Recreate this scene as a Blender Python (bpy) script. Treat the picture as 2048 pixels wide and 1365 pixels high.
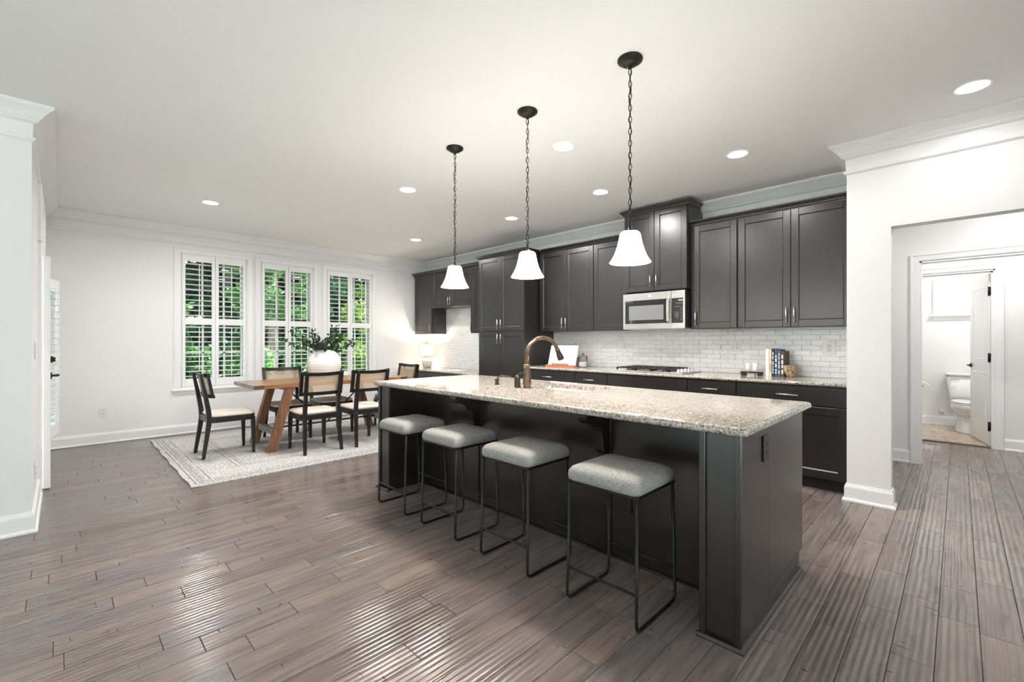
import bpy, math, random
from mathutils import Vector, Matrix
R = math.radians
random.seed(7)
S = bpy.context.scene
COL = S.collection
for o in list(bpy.data.objects): bpy.data.objects.remove(o)

# ------------------------------------------------------------------ camera
cam_d = bpy.data.cameras.new('camera'); cam = bpy.data.objects.new('camera', cam_d); COL.objects.link(cam)
cam_d.sensor_width = 36; cam_d.lens = 36 * 897 / 2048.0; cam_d.clip_start = .05; cam_d.clip_end = 200
cam.location = (0, 0, 1.26); cam.rotation_euler = (R(90), 0, R(44.9)); S.camera = cam
# ------------------------------------------------------------------ world, sun, exposure
W = bpy.data.worlds.new('sky'); S.world = W; W.use_nodes = True
bg = W.node_tree.nodes['Background']; bg.inputs[0].default_value = (.86, .93, 1.0, 1); bg.inputs[1].default_value = 2.8
sd = bpy.data.lights.new('sun', 'SUN'); sd.energy = 33.0; sd.angle = R(3); sd.color = (1, .975, .95)
so = bpy.data.objects.new('sun', sd); COL.objects.link(so)
so.rotation_euler = Vector((-.15, -.72, -.68)).to_track_quat('-Z', 'Y').to_euler()
S.cycles.max_bounces = 9; S.cycles.glossy_bounces = 3
VS = S.view_settings
VS.view_transform = 'Standard'; VS.look = 'None'; VS.gamma = 1; VS.use_curve_mapping = False; VS.exposure = 0.76
CAN_SPREAD = 170
CAN_W = 15.0       # each recessed ceiling lamp
PEND_W = 9.0       # each pendant bulb

# ------------------------------------------------------------------ helpers
class MB:
    def __init__(s): s.v = []; s.f = []; s.s = []; s.uv = {}
    def add(s, vs, fs, smooth=False):
        b = len(s.v); s.v += [tuple(p) for p in vs]
        for f in fs: s.f.append(tuple(b + i for i in f)); s.s.append(smooth)
        return s
    def box(s, x0, x1, y0, y1, z0, z1, c=0.0):
        if x0 > x1: x0, x1 = x1, x0
        if y0 > y1: y0, y1 = y1, y0
        if z0 > z1: z0, z1 = z1, z0
        if c <= 0:
            vs = [(x, y, z) for z in (z0, z1) for y in (y0, y1) for x in (x0, x1)]
            return s.add(vs, [(0, 2, 3, 1), (4, 5, 7, 6), (0, 1, 5, 4), (2, 6, 7, 3), (0, 4, 6, 2), (1, 3, 7, 5)])
        c = min(c, (x1 - x0) * .49, (y1 - y0) * .49, (z1 - z0) * .49)
        lo = (x0, y0, z0); hi = (x1, y1, z1); vs = []; idx = {}
        for k in range(8):
            sg = [(k >> a) & 1 for a in range(3)]
            for a in range(3):
                p = []
                for b in range(3):
                    e = hi[b] if sg[b] else lo[b]
                    p.append(e if b == a else (e - c if sg[b] else e + c))
                idx[(k, a)] = len(vs); vs.append(tuple(p))
        fs = []
        for a in range(3):
            b, d = (a + 1) % 3, (a + 2) % 3
            for v in (0, 1):
                q = [(v << a) | (i << b) | (j << d) for i, j in ((0, 0), (1, 0), (1, 1), (0, 1))]
                if not v: q = q[::-1]
                fs.append(tuple(idx[(k, a)] for k in q))
            for i in (0, 1):
                for j in (0, 1):
                    k0 = (i << b) | (j << d); k1 = k0 | (1 << a)
                    q = (idx[(k0, b)], idx[(k1, b)], idx[(k1, d)], idx[(k0, d)])
                    fs.append(q if i == j else q[::-1])
        for k in range(8):
            t = (idx[(k, 0)], idx[(k, 1)], idx[(k, 2)])
            n = bin(k).count('1')
            fs.append(t if n % 2 else t[::-1])
        return s.add(vs, fs)
    def ring(s, loops, closed=True, caps=True, smooth=True):
        n = len(loops[0]); vs = [p for l in loops for p in l]; fs = []
        for a in range(len(loops) - 1):
            for i in range(n if closed else n - 1):
                j = (i + 1) % n; fs.append((a * n + i, a * n + j, (a + 1) * n + j, (a + 1) * n + i))
        s.add(vs, fs, smooth)
        if caps and closed:
            b = len(s.v) - len(vs)
            s.f.append(tuple(b + i for i in range(n))[::-1]); s.s.append(False)
            s.f.append(tuple(b + (len(loops) - 1) * n + i for i in range(n))); s.s.append(False)
        return s
    def lathe(s, prof, c=(0, 0, 0), n=24, caps=True):
        return s.ring([[(c[0] + r * math.cos(t * 2 * math.pi / n), c[1] + r * math.sin(t * 2 * math.pi / n), c[2] + z) for t in range(n)] for r, z in prof], caps=caps)
    def cyl(s, p0, p1, r0, r1=None, n=14, caps=True):
        return s.tube([p0, p1], r0, n, rr=[r0, r0 if r1 is None else r1], caps=caps)
    def tube(s, pts, r, n=10, closed=False, rr=None, caps=True, flat=1.0, up=None):
        P = [Vector(p) for p in pts]; m = len(P); loops = []; prev = None
        for i in range(m):
            if closed: t = P[(i + 1) % m] - P[i - 1]
            else: t = P[min(i + 1, m - 1)] - P[max(i - 1, 0)]
            t.normalize()
            if prev is None:
                u = Vector(up) if up else (Vector((0, 0, 1)) if abs(t.z) < .9 else Vector((1, 0, 0)))
            else: u = prev
            u = u - t * u.dot(t)
            if u.length < 1e-5: u = t.orthogonal()
            u.normalize(); prev = u; w = t.cross(u); q = rr[i] if rr else r
            loops.append([P[i] + u * (q * math.cos(2 * math.pi * k / n)) + w * (q * flat * math.sin(2 * math.pi * k / n)) for k in range(n)])
        if closed: loops.append(loops[0]); return s.ring(loops, caps=False)
        return s.ring(loops, caps=caps)
    def beam(s, pts, w, d, up=(0, 0, 1), ws=None):
        """rectangular bar swept through pts; w across, d along 'up'"""
        P = [Vector(p) for p in pts]; loops = []
        for i in range(len(P)):
            t = (P[min(i + 1, len(P) - 1)] - P[max(i - 1, 0)]).normalized()
            u = Vector(up); u = (u - t * u.dot(t)).normalized(); x = t.cross(u)
            a, b = (w / 2, d / 2) if not ws else (ws[i][0] / 2, ws[i][1] / 2)
            loops.append([P[i] + x * sx * a + u * su * b for sx, su in ((-1, -1), (1, -1), (1, 1), (-1, 1))])
        return s.ring(loops, smooth=False)
    def prism(s, poly, ax, a0, a1):
        """2d polygon (the two other axes in order) extruded along axis ax"""
        def mk(p, a):
            q = list(p); q.insert(ax, a); return tuple(q)
        return s.ring([[mk(p, a0) for p in poly], [mk(p, a1) for p in poly]], smooth=False)
    def xf(s, M):
        s.v = [tuple(M @ Vector(p)) for p in s.v]; return s
    def mesh(s, name):
        me = bpy.data.meshes.new(name); me.from_pydata(s.v, [], s.f)
        me.polygons.foreach_set('use_smooth', s.s); me.validate(); me.update(); fixn(me); return me
def fixn(me):
    import bmesh
    bm = bmesh.new(); bm.from_mesh(me); bmesh.ops.recalc_face_normals(bm, faces=bm.faces); bm.to_mesh(me); bm.free()

def link(name, me, mat, parent=None, loc=None, rot=None):
    if mat is not None and (len(me.materials) == 0): me.materials.append(mat)
    o = bpy.data.objects.new(name, me); COL.objects.link(o)
    if parent: o.parent = parent
    if loc: o.location = loc
    if rot: o.rotation_euler = rot
    return o
def tag(o, label, cat, group=None, kind=None):
    o['label'] = label; o['category'] = cat
    if group: o['group'] = group
    if kind: o['kind'] = kind
    return o
def thing(name, label, cat, loc=(0, 0, 0), rz=0, group=None, kind=None):
    o = bpy.data.objects.new(name, None); COL.objects.link(o); o.empty_display_size = .1
    o.location = loc; o.rotation_euler = (0, 0, rz); tag(o, label, cat, group, kind); return o
def root_of(o):
    while o.parent: o = o.parent
    return o
def part(name, mb, mat, parent, world=True, label=None, kind=None):
    """mesh child; mb in world coordinates unless world=False"""
    if world:
        r = root_of(parent); M = Matrix.Translation(r.location) @ r.rotation_euler.to_matrix().to_4x4()
        mb.xf(M.inverted())
    o = link(name, mb.mesh(name), mat, parent)
    if label: o['label'] = label
    if kind: o['kind'] = kind
    return o
def struct(name, mb, mat, label, cat, parent=None):
    o = link(name, mb.mesh(name), mat, parent)
    if not parent: tag(o, label, cat, None, 'structure')
    return o
def copy_tree(o, parent=None):
    c = o.copy(); COL.objects.link(c); c.parent = parent
    for ch in list(o.children): copy_tree(ch, c)
    return c

# ------------------------------------------------------------------ materials
M = {}
def mat(name, col, rough=.5, metal=0, spec=.5, **k):
    m = bpy.data.materials.new(name); m.use_nodes = True; b = m.node_tree.nodes['Principled BSDF']
    b.inputs['Base Color'].default_value = (*col, 1); b.inputs['Roughness'].default_value = rough
    b.inputs['Metallic'].default_value = metal; b.inputs['Specular IOR Level'].default_value = spec
    for n, v in k.items(): b.inputs[n.replace('_', ' ')].default_value = v
    M[name] = m; return m
class NT:
    def __init__(s, m): s.m = m; s.t = m.node_tree; s.b = s.t.nodes.get('Principled BSDF')
    def n(s, ty, ins=None, **k):
        x = s.t.nodes.new('ShaderNode' + ty)
        for a, v in k.items(): setattr(x, a, v)
        for i, v in (ins or {}).items():
            if isinstance(v, bpy.types.NodeSocket): s.t.links.new(v, x.inputs[i])
            else: x.inputs[i].default_value = v
        return x
    def l(s, a, b): s.t.links.new(a, b)
    def ramp(s, fac, stops, interp='LINEAR'):
        x = s.t.nodes.new('ShaderNodeValToRGB'); s.l(fac, x.inputs[0]); e = x.color_ramp; e.interpolation = interp
        while len(e.elements) < len(stops): e.elements.new(.5)
        for el, (p, c) in zip(e.elements, stops): el.position = p; el.color = (*c, 1) if len(c) == 3 else c
        return x.outputs[0]
    def mix(s, f, a, b, mode='MIX'):
        x = s.n('Mix', data_type='RGBA', blend_type=mode)
        for i, v in ((0, f), (6, a), (7, b)):
            if isinstance(v, bpy.types.NodeSocket): s.l(v, x.inputs[i])
            else: x.inputs[i].default_value = (*v, 1) if isinstance(v, tuple) and len(v) == 3 else v
        return x.outputs[2]
    def math(s, op, a, b=0.0, c=0.0):
        x = s.n('Math', operation=op)
        for i, v in enumerate((a, b, c)):
            if isinstance(v, bpy.types.NodeSocket): s.l(v, x.inputs[i])
            else: x.inputs[i].default_value = v
        return x.outputs[0]
    def bump(s, h, st=.1, dist=.01, nrm=None):
        x = s.n('Bump', {'Height': h, 'Strength': st, 'Distance': dist})
        s.l(x.outputs[0], s.b.inputs['Normal']); return x
def emis(name, col, st):
    m = bpy.data.materials.new(name); m.use_nodes = True; t = m.node_tree; t.nodes.remove(t.nodes['Principled BSDF'])
    e = t.nodes.new('ShaderNodeEmission'); e.inputs[0].default_value = (*col, 1); e.inputs[1].default_value = st
    t.links.new(e.outputs[0], t.nodes['Material Output'].inputs[0]); M[name] = m; return m

def paint(name, col, rough, sc=60, st=.03):
    m = mat(name, col, rough, spec=.3); k = NT(m); g = k.n('NewGeometry')
    nz = k.n('TexNoise', {'Vector': g.outputs['Position'], 'Scale': float(sc), 'Detail': 3.0}); k.bump(nz.outputs[0], st, .004)
paint('wall', (.86, .855, .845), .6); paint('ceiling', (.90, .895, .885), .75)
paint('trim', (.88, .88, .875), .35, 20, .01); paint('door_white', (.86, .86, .85), .35, 20, .01)
paint('shutter', (.88, .88, .875), .4, 20, .01)
# cabinets
def cabinet(name, col, rough):
    m = mat(name, col, rough, spec=.85); k = NT(m); tc = k.n('TexCoord')
    mp = k.n('Mapping', {'Vector': tc.outputs['Object'], 'Scale': (18, 18, 2.0)})
    nz = k.n('TexNoise', {'Vector': mp.outputs[0], 'Scale': 2.2, 'Detail': 5.0})
    k.l(k.ramp(nz.outputs[0], [(.3, tuple(c * .75 for c in col)), (.7, tuple(c * 1.4 for c in col))]), k.b.inputs['Base Color'])
cabinet('espresso', (.0115, .0085, .0072), .32); cabinet('island_paint', (.0165, .0125, .0105), .26)
mat('toe_black', (.006, .006, .006), .5); mat('void', (.003, .003, .003), .9)
# floor
def floormat(name, cols, rip):
    m = mat(name, (.1, .08, .07), .24, spec=.5); k = NT(m); g = k.n('NewGeometry'); oi = k.n('ObjectInfo')
    rnd = k.math('FRACT', k.math('ADD', oi.outputs['Random'], k.math('MULTIPLY', g.outputs['Random Per Island'], 1.0)))
    sx = k.n('SeparateXYZ', {0: g.outputs['Position']})
    off = k.math('MULTIPLY', rnd, 37.0)
    cv = k.n('CombineXYZ', {0: k.math('MULTIPLY', sx.outputs[0], 16.0), 1: k.math('ADD', k.math('MULTIPLY', sx.outputs[1], 1.6), off), 2: off})
    nz = k.n('TexNoise', {'Vector': cv.outputs[0], 'Scale': 1.6, 'Detail': 6.0, 'Roughness': .62, 'Distortion': .5})
    base = k.ramp(rnd, [(i / (len(cols) - 1), c) for i, c in enumerate(cols)])
    grain = k.ramp(nz.outputs[0], [(.28, (.62, .62, .62)), (.52, (1, 1, 1)), (.78, (1.28, 1.24, 1.2))])
    c1 = k.mix(1.0, base, grain, 'MULTIPLY')
    # short dark wear nicks across the grain
    cn = k.n('CombineXYZ', {0: k.math('MULTIPLY', sx.outputs[0], 8.0), 1: k.math('MULTIPLY', sx.outputs[1], 90.0), 2: off})
    n2 = k.n('TexNoise', {'Vector': cn.outputs[0], 'Scale': 1.0, 'Detail': 2.0})
    n3 = k.n('TexNoise', {'Vector': g.outputs['Position'], 'Scale': 5.5, 'Detail': 1.0})
    nick = k.math('MULTIPLY', k.math('GREATER_THAN', n2.outputs[0], .68), k.math('GREATER_THAN', n3.outputs[0], .62))
    k.l(k.mix(nick, c1, (.03, .024, .02)), k.b.inputs['Base Color'])
    # hand scraped furrows along each board
    wv = k.math('SINE', k.math('ADD', k.math('MULTIPLY', sx.outputs[0], 2 * math.pi / .0262), k.math('MULTIPLY', n3.outputs[0], 2.2)))
    h = k.math('ADD', k.math('MULTIPLY', wv, rip), k.math('MULTIPLY', nz.outputs[0], .25))
    n4 = k.n('TexNoise', {'Vector': g.outputs['Position'], 'Scale': 2.2, 'Detail': 1.0})
    h = k.math('MULTIPLY', h, k.math('MULTIPLY_ADD', n4.outputs[0], .8, .25))
    k.bump(h, .35, .003)
    k.l(k.math('MULTIPLY_ADD', nz.outputs[0], .14, .13), k.b.inputs['Roughness'])
floormat('floor_wood', [(.165, .128, .114), (.222, .177, .158), (.190, .158, .148), (.250, .196, .171), (.182, .160, .155), (.230, .184, .166)], 1.0)
mat('floor_gap', (.045, .036, .031), .8)
floormat('bath_wood', [(.50, .38, .27), (.58, .45, .33), (.54, .41, .30), (.60, .47, .35)], .05)
# granite
def granite():
    m = mat('granite', (.5, .45, .4), .06, spec=.6); k = NT(m); g = k.n('NewGeometry'); P = g.outputs['Position']
    v1 = k.n('TexVoronoi', {'Vector': P, 'Scale': 130.0}); v2 = k.n('TexVoronoi', {'Vector': P, 'Scale': 75.0, 'Randomness': 1.0})
    n1 = k.n('TexNoise', {'Vector': P, 'Scale': 9.0, 'Detail': 3.0}); n2 = k.n('TexNoise', {'Vector': P, 'Scale': 95.0, 'Detail': 4.0, 'Roughness': .7})
    a = k.ramp(v2.outputs['Color'], [(0, (.26, .215, .18)), (.35, (.43, .365, .305)), (.6, (.56, .51, .46)), (1, (.72, .70, .67))])
    b = k.ramp(v1.outputs['Color'], [(0, (.02, .02, .02)), (.22, (.10, .09, .085)), (.3, (.47, .42, .375)), (.8, (.72, .69, .66))], 'CONSTANT')
    c = k.mix(k.ramp(n1.outputs[0], [(.35, (.25, .25, .25)), (.7, (.65, .65, .65))]), a, b)
    d = k.mix(k.ramp(n2.outputs[0], [(.56, (0, 0, 0)), (.62, (1, 1, 1))]), c, (.045, .042, .04))
    k.l(d, k.b.inputs['Base Color'])
granite()
# marble
def marble(name, rough=.16):
    m = mat(name, (.8, .8, .8), rough, spec=.5); k = NT(m); g = k.n('NewGeometry'); oi = k.n('ObjectInfo'); P = g.outputs['Position']
    n1 = k.n('TexNoise', {'Vector': P, 'Scale': 2.4, 'Detail': 6.0, 'Distortion': 1.4, 'Roughness': .6})
    mp = k.n('Mapping', {'Vector': P, 'Rotation': (0, R(35), 0), 'Scale': (1.0, 1.0, 3.2)})
    n2 = k.n('TexNoise', {'Vector': mp.outputs[0], 'Scale': 2.0, 'Detail': 5.0, 'Distortion': .9})
    a = k.math('ABSOLUTE', k.math('SUBTRACT', n2.outputs[0], .5))
    vein = k.ramp(a, [(0, (.80, .795, .79)), (.010, (.86, .855, .85)), (.035, (.915, .91, .90)), (1, (.925, .92, .91))])
    c = k.mix(1.0, vein, k.ramp(n1.outputs[0], [(.3, (.95, .95, .95)), (.6, (1, 1, 1))]), 'MULTIPLY')
    s = k.math('MULTIPLY_ADD', oi.outputs['Random'], .07, .95)
    k.l(k.mix(1.0, c, k.n('CombineColor', {0: s, 1: s, 2: s}).outputs[0], 'MULTIPLY'), k.b.inputs['Base Color'])
marble('marble'); mat('grout', (.60, .595, .585), .8)
# metals and misc
def brushed(name, col, rough, axis):
    m = mat(name, col, rough, 1.0); k = NT(m); tc = k.n('TexCoord'); sc = [250.0, 250.0, 250.0]; sc[axis] = 3.0
    mp = k.n('Mapping', {'Vector': tc.outputs['Object'], 'Scale': tuple(sc)}); nz = k.n('TexNoise', {'Vector': mp.outputs[0], 'Scale': 1.0, 'Detail': 2.0})
    k.l(k.math('MULTIPLY_ADD', nz.outputs[0], .15, rough - .07), k.b.inputs['Roughness']); k.bump(nz.outputs[0], .04, .0005)
brushed('steel', (.66, .65, .63), .28, 0); brushed('nickel', (.70, .69, .67), .25, 2); mat('chrome', (.8, .8, .8), .08, 1)
mat('black_metal', (.016, .016, .016), .38, .3); mat('iron_dark', (.02, .018, .016), .42, .5)
def bronze():
    m = mat('bronze', (.17, .11, .075), .28, .85); k = NT(m); tc = k.n('TexCoord')
    nz = k.n('TexNoise', {'Vector': tc.outputs['Object'], 'Scale': 30.0, 'Detail': 4.0})
    k.l(k.ramp(nz.outputs[0], [(.3, (.09, .06, .045)), (.7, (.24, .165, .12))]), k.b.inputs['Base Color'])
bronze(); mat('bronze_dark', (.05, .04, .035), .35, .7)
mat('black_wood', (.012, .012, .0125), .33); mat('plastic_white', (.80, .80, .79), .35); mat('slot_dark', (.05, .05, .05), .6)
mat('porcelain', (.82, .82, .81), .08, spec=.6); mat('paper_white', (.84, .83, .80), .7); mat('black_plastic', (.012, .012, .012), .3)
mat('black_glass', (.012, .012, .013), .05, spec=.7); mat('candle', (.85, .84, .81), .5); mat('flour', (.86, .85, .83), .9)
# glass panes: thin clear sheet with its fresnel reflection
def pane(name, tint, f=1.45):
    m = bpy.data.materials.new(name); m.use_nodes = True; t = m.node_tree; t.nodes.remove(t.nodes['Principled BSDF'])
    a = t.nodes.new('ShaderNodeBsdfTransparent'); a.inputs[0].default_value = (*tint, 1); b = t.nodes.new('ShaderNodeBsdfGlossy'); b.inputs['Roughness'].default_value = .02
    fr = t.nodes.new('ShaderNodeFresnel'); fr.inputs[0].default_value = f; x = t.nodes.new('ShaderNodeMixShader')
    t.links.new(fr.outputs[0], x.inputs[0]); t.links.new(a.outputs[0], x.inputs[1]); t.links.new(b.outputs[0], x.inputs[2]); t.links.new(x.outputs[0], t.nodes['Material Output'].inputs[0]); M[name] = m
pane('glass', (.93, .98, .965)); pane('jar_glass', (.97, .98, .98), 1.3); pane('mw_glass', (.35, .35, .35), 1.6)
# fabrics
def fabric(name, c1, c2, sc, st=.5):
    m = mat(name, c1, .95, spec=.1); k = NT(m); tc = k.n('TexCoord'); P = tc.outputs['Object']
    mp = k.n('Mapping', {'Vector': P, 'Scale': (1, .25, 1)}); mq = k.n('Mapping', {'Vector': P, 'Scale': (.25, 1, 1)})
    a = k.n('TexNoise', {'Vector': mp.outputs[0], 'Scale': float(sc), 'Detail': 3.0}); b = k.n('TexNoise', {'Vector': mq.outputs[0], 'Scale': float(sc), 'Detail': 3.0})
    x = k.math('MULTIPLY', k.math('ADD', a.outputs[0], b.outputs[0]), .5)
    k.l(k.ramp(x, [(.40, c2), (.56, c1)]), k.b.inputs['Base Color']); k.bump(x, st, .004)
fabric('stool_fabric', (.43, .42, .40), (.23, .222, .212), 330, .4); fabric('seat_fabric', (.80, .73, .65), (.68, .60, .52), 160, .3)
fabric('shade_fabric', (.86, .82, .76), (.78, .74, .68), 150, .2)
def wood(name, cols, sc=(2, 14, 14), rough=.45):
    m = mat(name, cols[1], rough, spec=.4); k = NT(m); tc = k.n('TexCoord')
    mp = k.n('Mapping', {'Vector': tc.outputs['Object'], 'Scale': sc}); nz = k.n('TexNoise', {'Vector': mp.outputs[0], 'Scale': 2.0, 'Detail': 6.0, 'Distortion': .6})
    k.l(k.ramp(nz.outputs[0], [(.28, cols[0]), (.5, cols[1]), (.75, cols[2])]), k.b.inputs['Base Color']); k.bump(nz.outputs[0], .06, .003)
wood('table_wood', [(.20, .085, .038), (.34, .165, .082), (.44, .24, .13)], (14, 2, 14), .28); wood('leg_wood', [(.15, .065, .03), (.27, .125, .062), (.36, .18, .095)], (14, 14, 2))
wood('table_end', [(.05, .03, .02), (.12, .06, .035), (.20, .11, .06)], (30, 30, 30)); wood('table_grey', [(.20, .17, .15), (.30, .26, .23), (.38, .34, .31)], (2, 14, 14))
wood('oak', [(.33, .21, .12), (.45, .30, .18), (.52, .37, .24)]); wood('bark', [(.05, .04, .03), (.10, .08, .065), (.16, .13, .11)], (20, 20, 3), .9)
# cane webbing: see-through weave
def cane():
    m = mat('cane', (.50, .34, .20), .6); k = NT(m); uv = k.n('UVMap'); sp = k.n('SeparateXYZ', {0: uv.outputs[0]})
    def tri(s, p): return k.math('ABSOLUTE', k.math('SUBTRACT', k.math('FRACT', k.math('DIVIDE', s, p)), .5))
    u, v = sp.outputs[0], sp.outputs[1]; p = .0125
    hole = k.math('MULTIPLY', k.math('LESS_THAN', tri(u, p), .24), k.math('LESS_THAN', tri(v, p), .24))
    al = k.math('SUBTRACT', 1.0, hole); k.l(al, k.b.inputs['Alpha'])
    w = k.math('ADD', tri(u, p), tri(v, p)); k.l(k.ramp(w, [(.3, (.46, .32, .21)), (.8, (.68, .54, .40))]), k.b.inputs['Base Color'])
cane()
# rug
def rug():
    m = mat('rug', (.7, .66, .62), 1.0, spec=.05); k = NT(m); tc = k.n('TexCoord'); P = tc.outputs['Object']; s = k.n('SeparateXYZ', {0: P})
    ax = k.math('ABSOLUTE', s.outputs[0]); ay = k.math('ABSOLUTE', s.outputs[1])
    e = k.math('MINIMUM', k.math('SUBTRACT', 1.28, ax), k.math('SUBTRACT', 1.72, ay))   # distance from the edge
    def band(c, w): return k.math('LESS_THAN', k.math('ABSOLUTE', k.math('SUBTRACT', e, c)), w)
    wear = k.n('TexNoise', {'Vector': P, 'Scale': 5.0, 'Detail': 6.0, 'Roughness': .7}); fine = k.n('TexNoise', {'Vector': P, 'Scale': 70.0, 'Detail': 3.0})
    vor = k.n('TexVoronoi', {'Vector': P, 'Scale': 15.0, 'Randomness': .35}, feature='F1', distance='MANHATTAN'); v2 = k.n('TexVoronoi', {'Vector': P, 'Scale': 34.0, 'Randomness': .5}, distance='CHEBYCHEV')
    cream = k.ramp(wear.outputs[0], [(.32, (.66, .575, .545)), (.46, (.68, .645, .625)), (.6, (.70, .69, .68)), (.72, (.56, .56, .558))])
    mot = k.math('MULTIPLY', k.math('LESS_THAN', v2.outputs['Distance'], .26), k.math('GREATER_THAN', vor.outputs['Distance'], .30))
    mot = k.math('MULTIPLY', mot, k.math('GREATER_THAN', wear.outputs[0], .44))
    c = k.mix(k.math('MULTIPLY', mot, .75), cream, (.24, .23, .23))
    ln = k.math('MAXIMUM', k.math('MAXIMUM', band(.17, .006), band(.46, .006)), k.math('MAXIMUM', band(.505, .005), k.math('MAXIMUM', band(.53, .004), band(.045, .006))))
    c = k.mix(k.math('MULTIPLY', ln, k.math('MULTIPLY', k.math('GREATER_THAN', wear.outputs[0], .42), .7)), c, (.20, .19, .19))
    bd = k.math('MULTIPLY', band(.10, .035), k.math('MULTIPLY', k.math('LESS_THAN', v2.outputs['Distance'], .42), .65)); c = k.mix(bd, c, (.30, .285, .28))
    c = k.mix(1.0, c, k.ramp(fine.outputs[0], [(.3, (.78, .78, .78)), (.7, (1.08, 1.08, 1.08))]), 'MULTIPLY')
    k.l(c, k.b.inputs['Base Color']); k.bump(fine.outputs[0], .5, .004)
rug()
mat('shade_glass', (.9, .87, .8), .35, Emission_Color=(1, .955, .88, 1), Emission_Strength=17.0); emis('can_lens', (1, .97, .92), 14.0)
mat('can_trim', (.86, .86, .85), .4)
def leafm(name, c1, c2, tr=.25):
    m = mat(name, c1, .55, spec=.3); k = NT(m); g = k.n('NewGeometry')
    k.l(k.ramp(g.outputs['Random Per Island'], [(0, c1), (1, c2)]), k.b.inputs['Base Color'])
    t = k.n('BsdfTranslucent'); k.l(k.ramp(g.outputs['Random Per Island'], [(0, c1), (1, c2)]), t.inputs[0])
    x = k.n('MixShader', {0: tr}); k.l(k.b.outputs[0], x.inputs[1]); k.l(t.outputs[0], x.inputs[2]); k.l(x.outputs[0], k.t.nodes['Material Output'].inputs[0])
leafm('leaf_dark', (.010, .034, .018), (.030, .075, .034)); leafm('leaf_mid', (.025, .085, .022), (.07, .17, .04)); leafm('leaf_lime', (.10, .20, .025), (.22, .32, .05)); leafm('leaf_vase', (.012, .045, .022), (.05, .11, .05), .15)
def grassm():
    m = mat('grass', (.06, .12, .03), .9); k = NT(m); g = k.n('NewGeometry'); nz = k.n('TexNoise', {'Vector': g.outputs['Position'], 'Scale': 3.0, 'Detail': 6.0})
    k.l(k.ramp(nz.outputs[0], [(.3, (.035, .08, .02)), (.7, (.11, .19, .05))]), k.b.inputs['Base Color'])
grassm(); paint('concrete', (.78, .79, .80), .9, 12, .2)  # concrete kept pale for the added bounce paving
# ================================================================== STRUCTURE
ZC = 2.80; XW = -7.46; YL = -.14; YK = 5.10; XN = -4.33; YR = 4.39; XS = -.63; YB = -4.6; XR = 2.5
def wall_mesh(axis, t0, t1, a0, a1, z0, z1, ops=()):
    """wall slab; axis=0: plane x (runs along y), axis=1: plane y (runs along x)"""
    mb = MB(); cuts = sorted({a0, a1} | {v for o in ops for v in o[:2]})
    for p, q in zip(cuts, cuts[1:]):
        m = (p + q) / 2; hs = sorted([(o[2], o[3]) for o in ops if o[0] < m < o[1]]); z = z0; segs = []
        for lo, hi in hs:
            if lo > z + 1e-6: segs.append((z, lo))
            z = hi
        if z < z1 - 1e-6: segs.append((z, z1))
        for lo, hi in segs:
            if axis == 0: mb.box(t0, t1, p, q, lo, hi)
            else: mb.box(p, q, t0, t1, lo, hi)
    return mb
WINS = [(1.13, 1.94), (2.115, 2.905), (3.11, 3.935)]; WZ0, WZ1 = .62, 2.455
DX0, DX1, DZ = -6.36, -5.42, 2.0
struct('wall_windows', wall_mesh(0, XW - .15, XW, YL - .15, YK + .1, 0, ZC, [(a, b, WZ0, WZ1) for a, b in WINS]), M['wall'], 'white dining wall holding the three shuttered windows', 'wall')
struct('wall_left', wall_mesh(1, YL - .15, YL, XW, XN - .15, 0, ZC, [(DX0, DX1, 0, DZ), (DX0, DX1, 2.16, 2.48), (-7.32, -6.56, .25, 1.92)]), M['wall'], 'white wall at far left seen almost edge on, with the outside door', 'wall')
struct('wall_left_near', wall_mesh(0, XN - .15, XN, YB, YL, 0, ZC, [(-3.9, -.9, .05, 2.05)]), M['wall'], 'white wall at the left picture edge ending in an outside corner', 'wall')
struct('wall_kitchen', wall_mesh(1, YK, YK + .1, XW, XS + .1, 0, ZC), M['wall'], 'white wall behind the dark kitchen cabinets', 'wall')
struct('wall_kitchen_side', wall_mesh(0, XS, XS + .1, YR + .12, 6.2, 0, ZC), M['wall'], 'short side wall closing the right end of the cabinet run', 'wall')
struct('wall_right', wall_mesh(1, YR, YR + .12, XS, XR + .15, 0, ZC, [(-.36, 1.7, 0, 2.12)]), M['wall'], 'white wall with wide cased opening to the hallway at right', 'wall')
struct('wall_rear', wall_mesh(1, YB - .15, YB, XN - .15, XR + .15, 0, ZC, [(-3.6, -1.8, .05, 2.05), (-.2, 1.3, .05, 2.05)]), M['wall'], 'white living room wall behind the viewpoint with added windows', 'wall')
struct('wall_right_far', wall_mesh(0, XR, XR + .15, YB, YR, 0, ZC, [(-3.9, -1.6, .05, 2.05), (-.4, 1.5, .05, 2.05)]), M['wall'], 'white living room wall to the right, out of frame', 'wall')
struct('wall_hall', wall_mesh(1, 6.2, 6.32, XS + .1, XR, 0, ZC, [(-.285, .95, 0, 2.075)]), M['wall'], 'grey white hallway wall around the white cased opening', 'wall')
struct('wall_hall_side', wall_mesh(0, XR, XR + .15, YR + .12, 7.68, 0, ZC), M['wall'], 'right side wall of the hallway, out of frame', 'wall')
struct('wall_vestibule', wall_mesh(0, -.85, -.75, 6.32, 7.68, 0, ZC), M['wall'], 'left side wall of the small vestibule before the bathroom', 'wall')
struct('wall_bath', wall_mesh(1, 7.68, 7.80, -.85, XR + .15, 0, ZC, [(-.46, .298, 0, 2.10)]), M['wall'], 'grey white wall holding the bathroom doorway', 'wall')
struct('wall_bath_left', wall_mesh(0, -.55, -.45, 7.80, 9.32, 0, ZC), M['wall'], 'bathroom side wall with the paper roll holder', 'wall')
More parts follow.
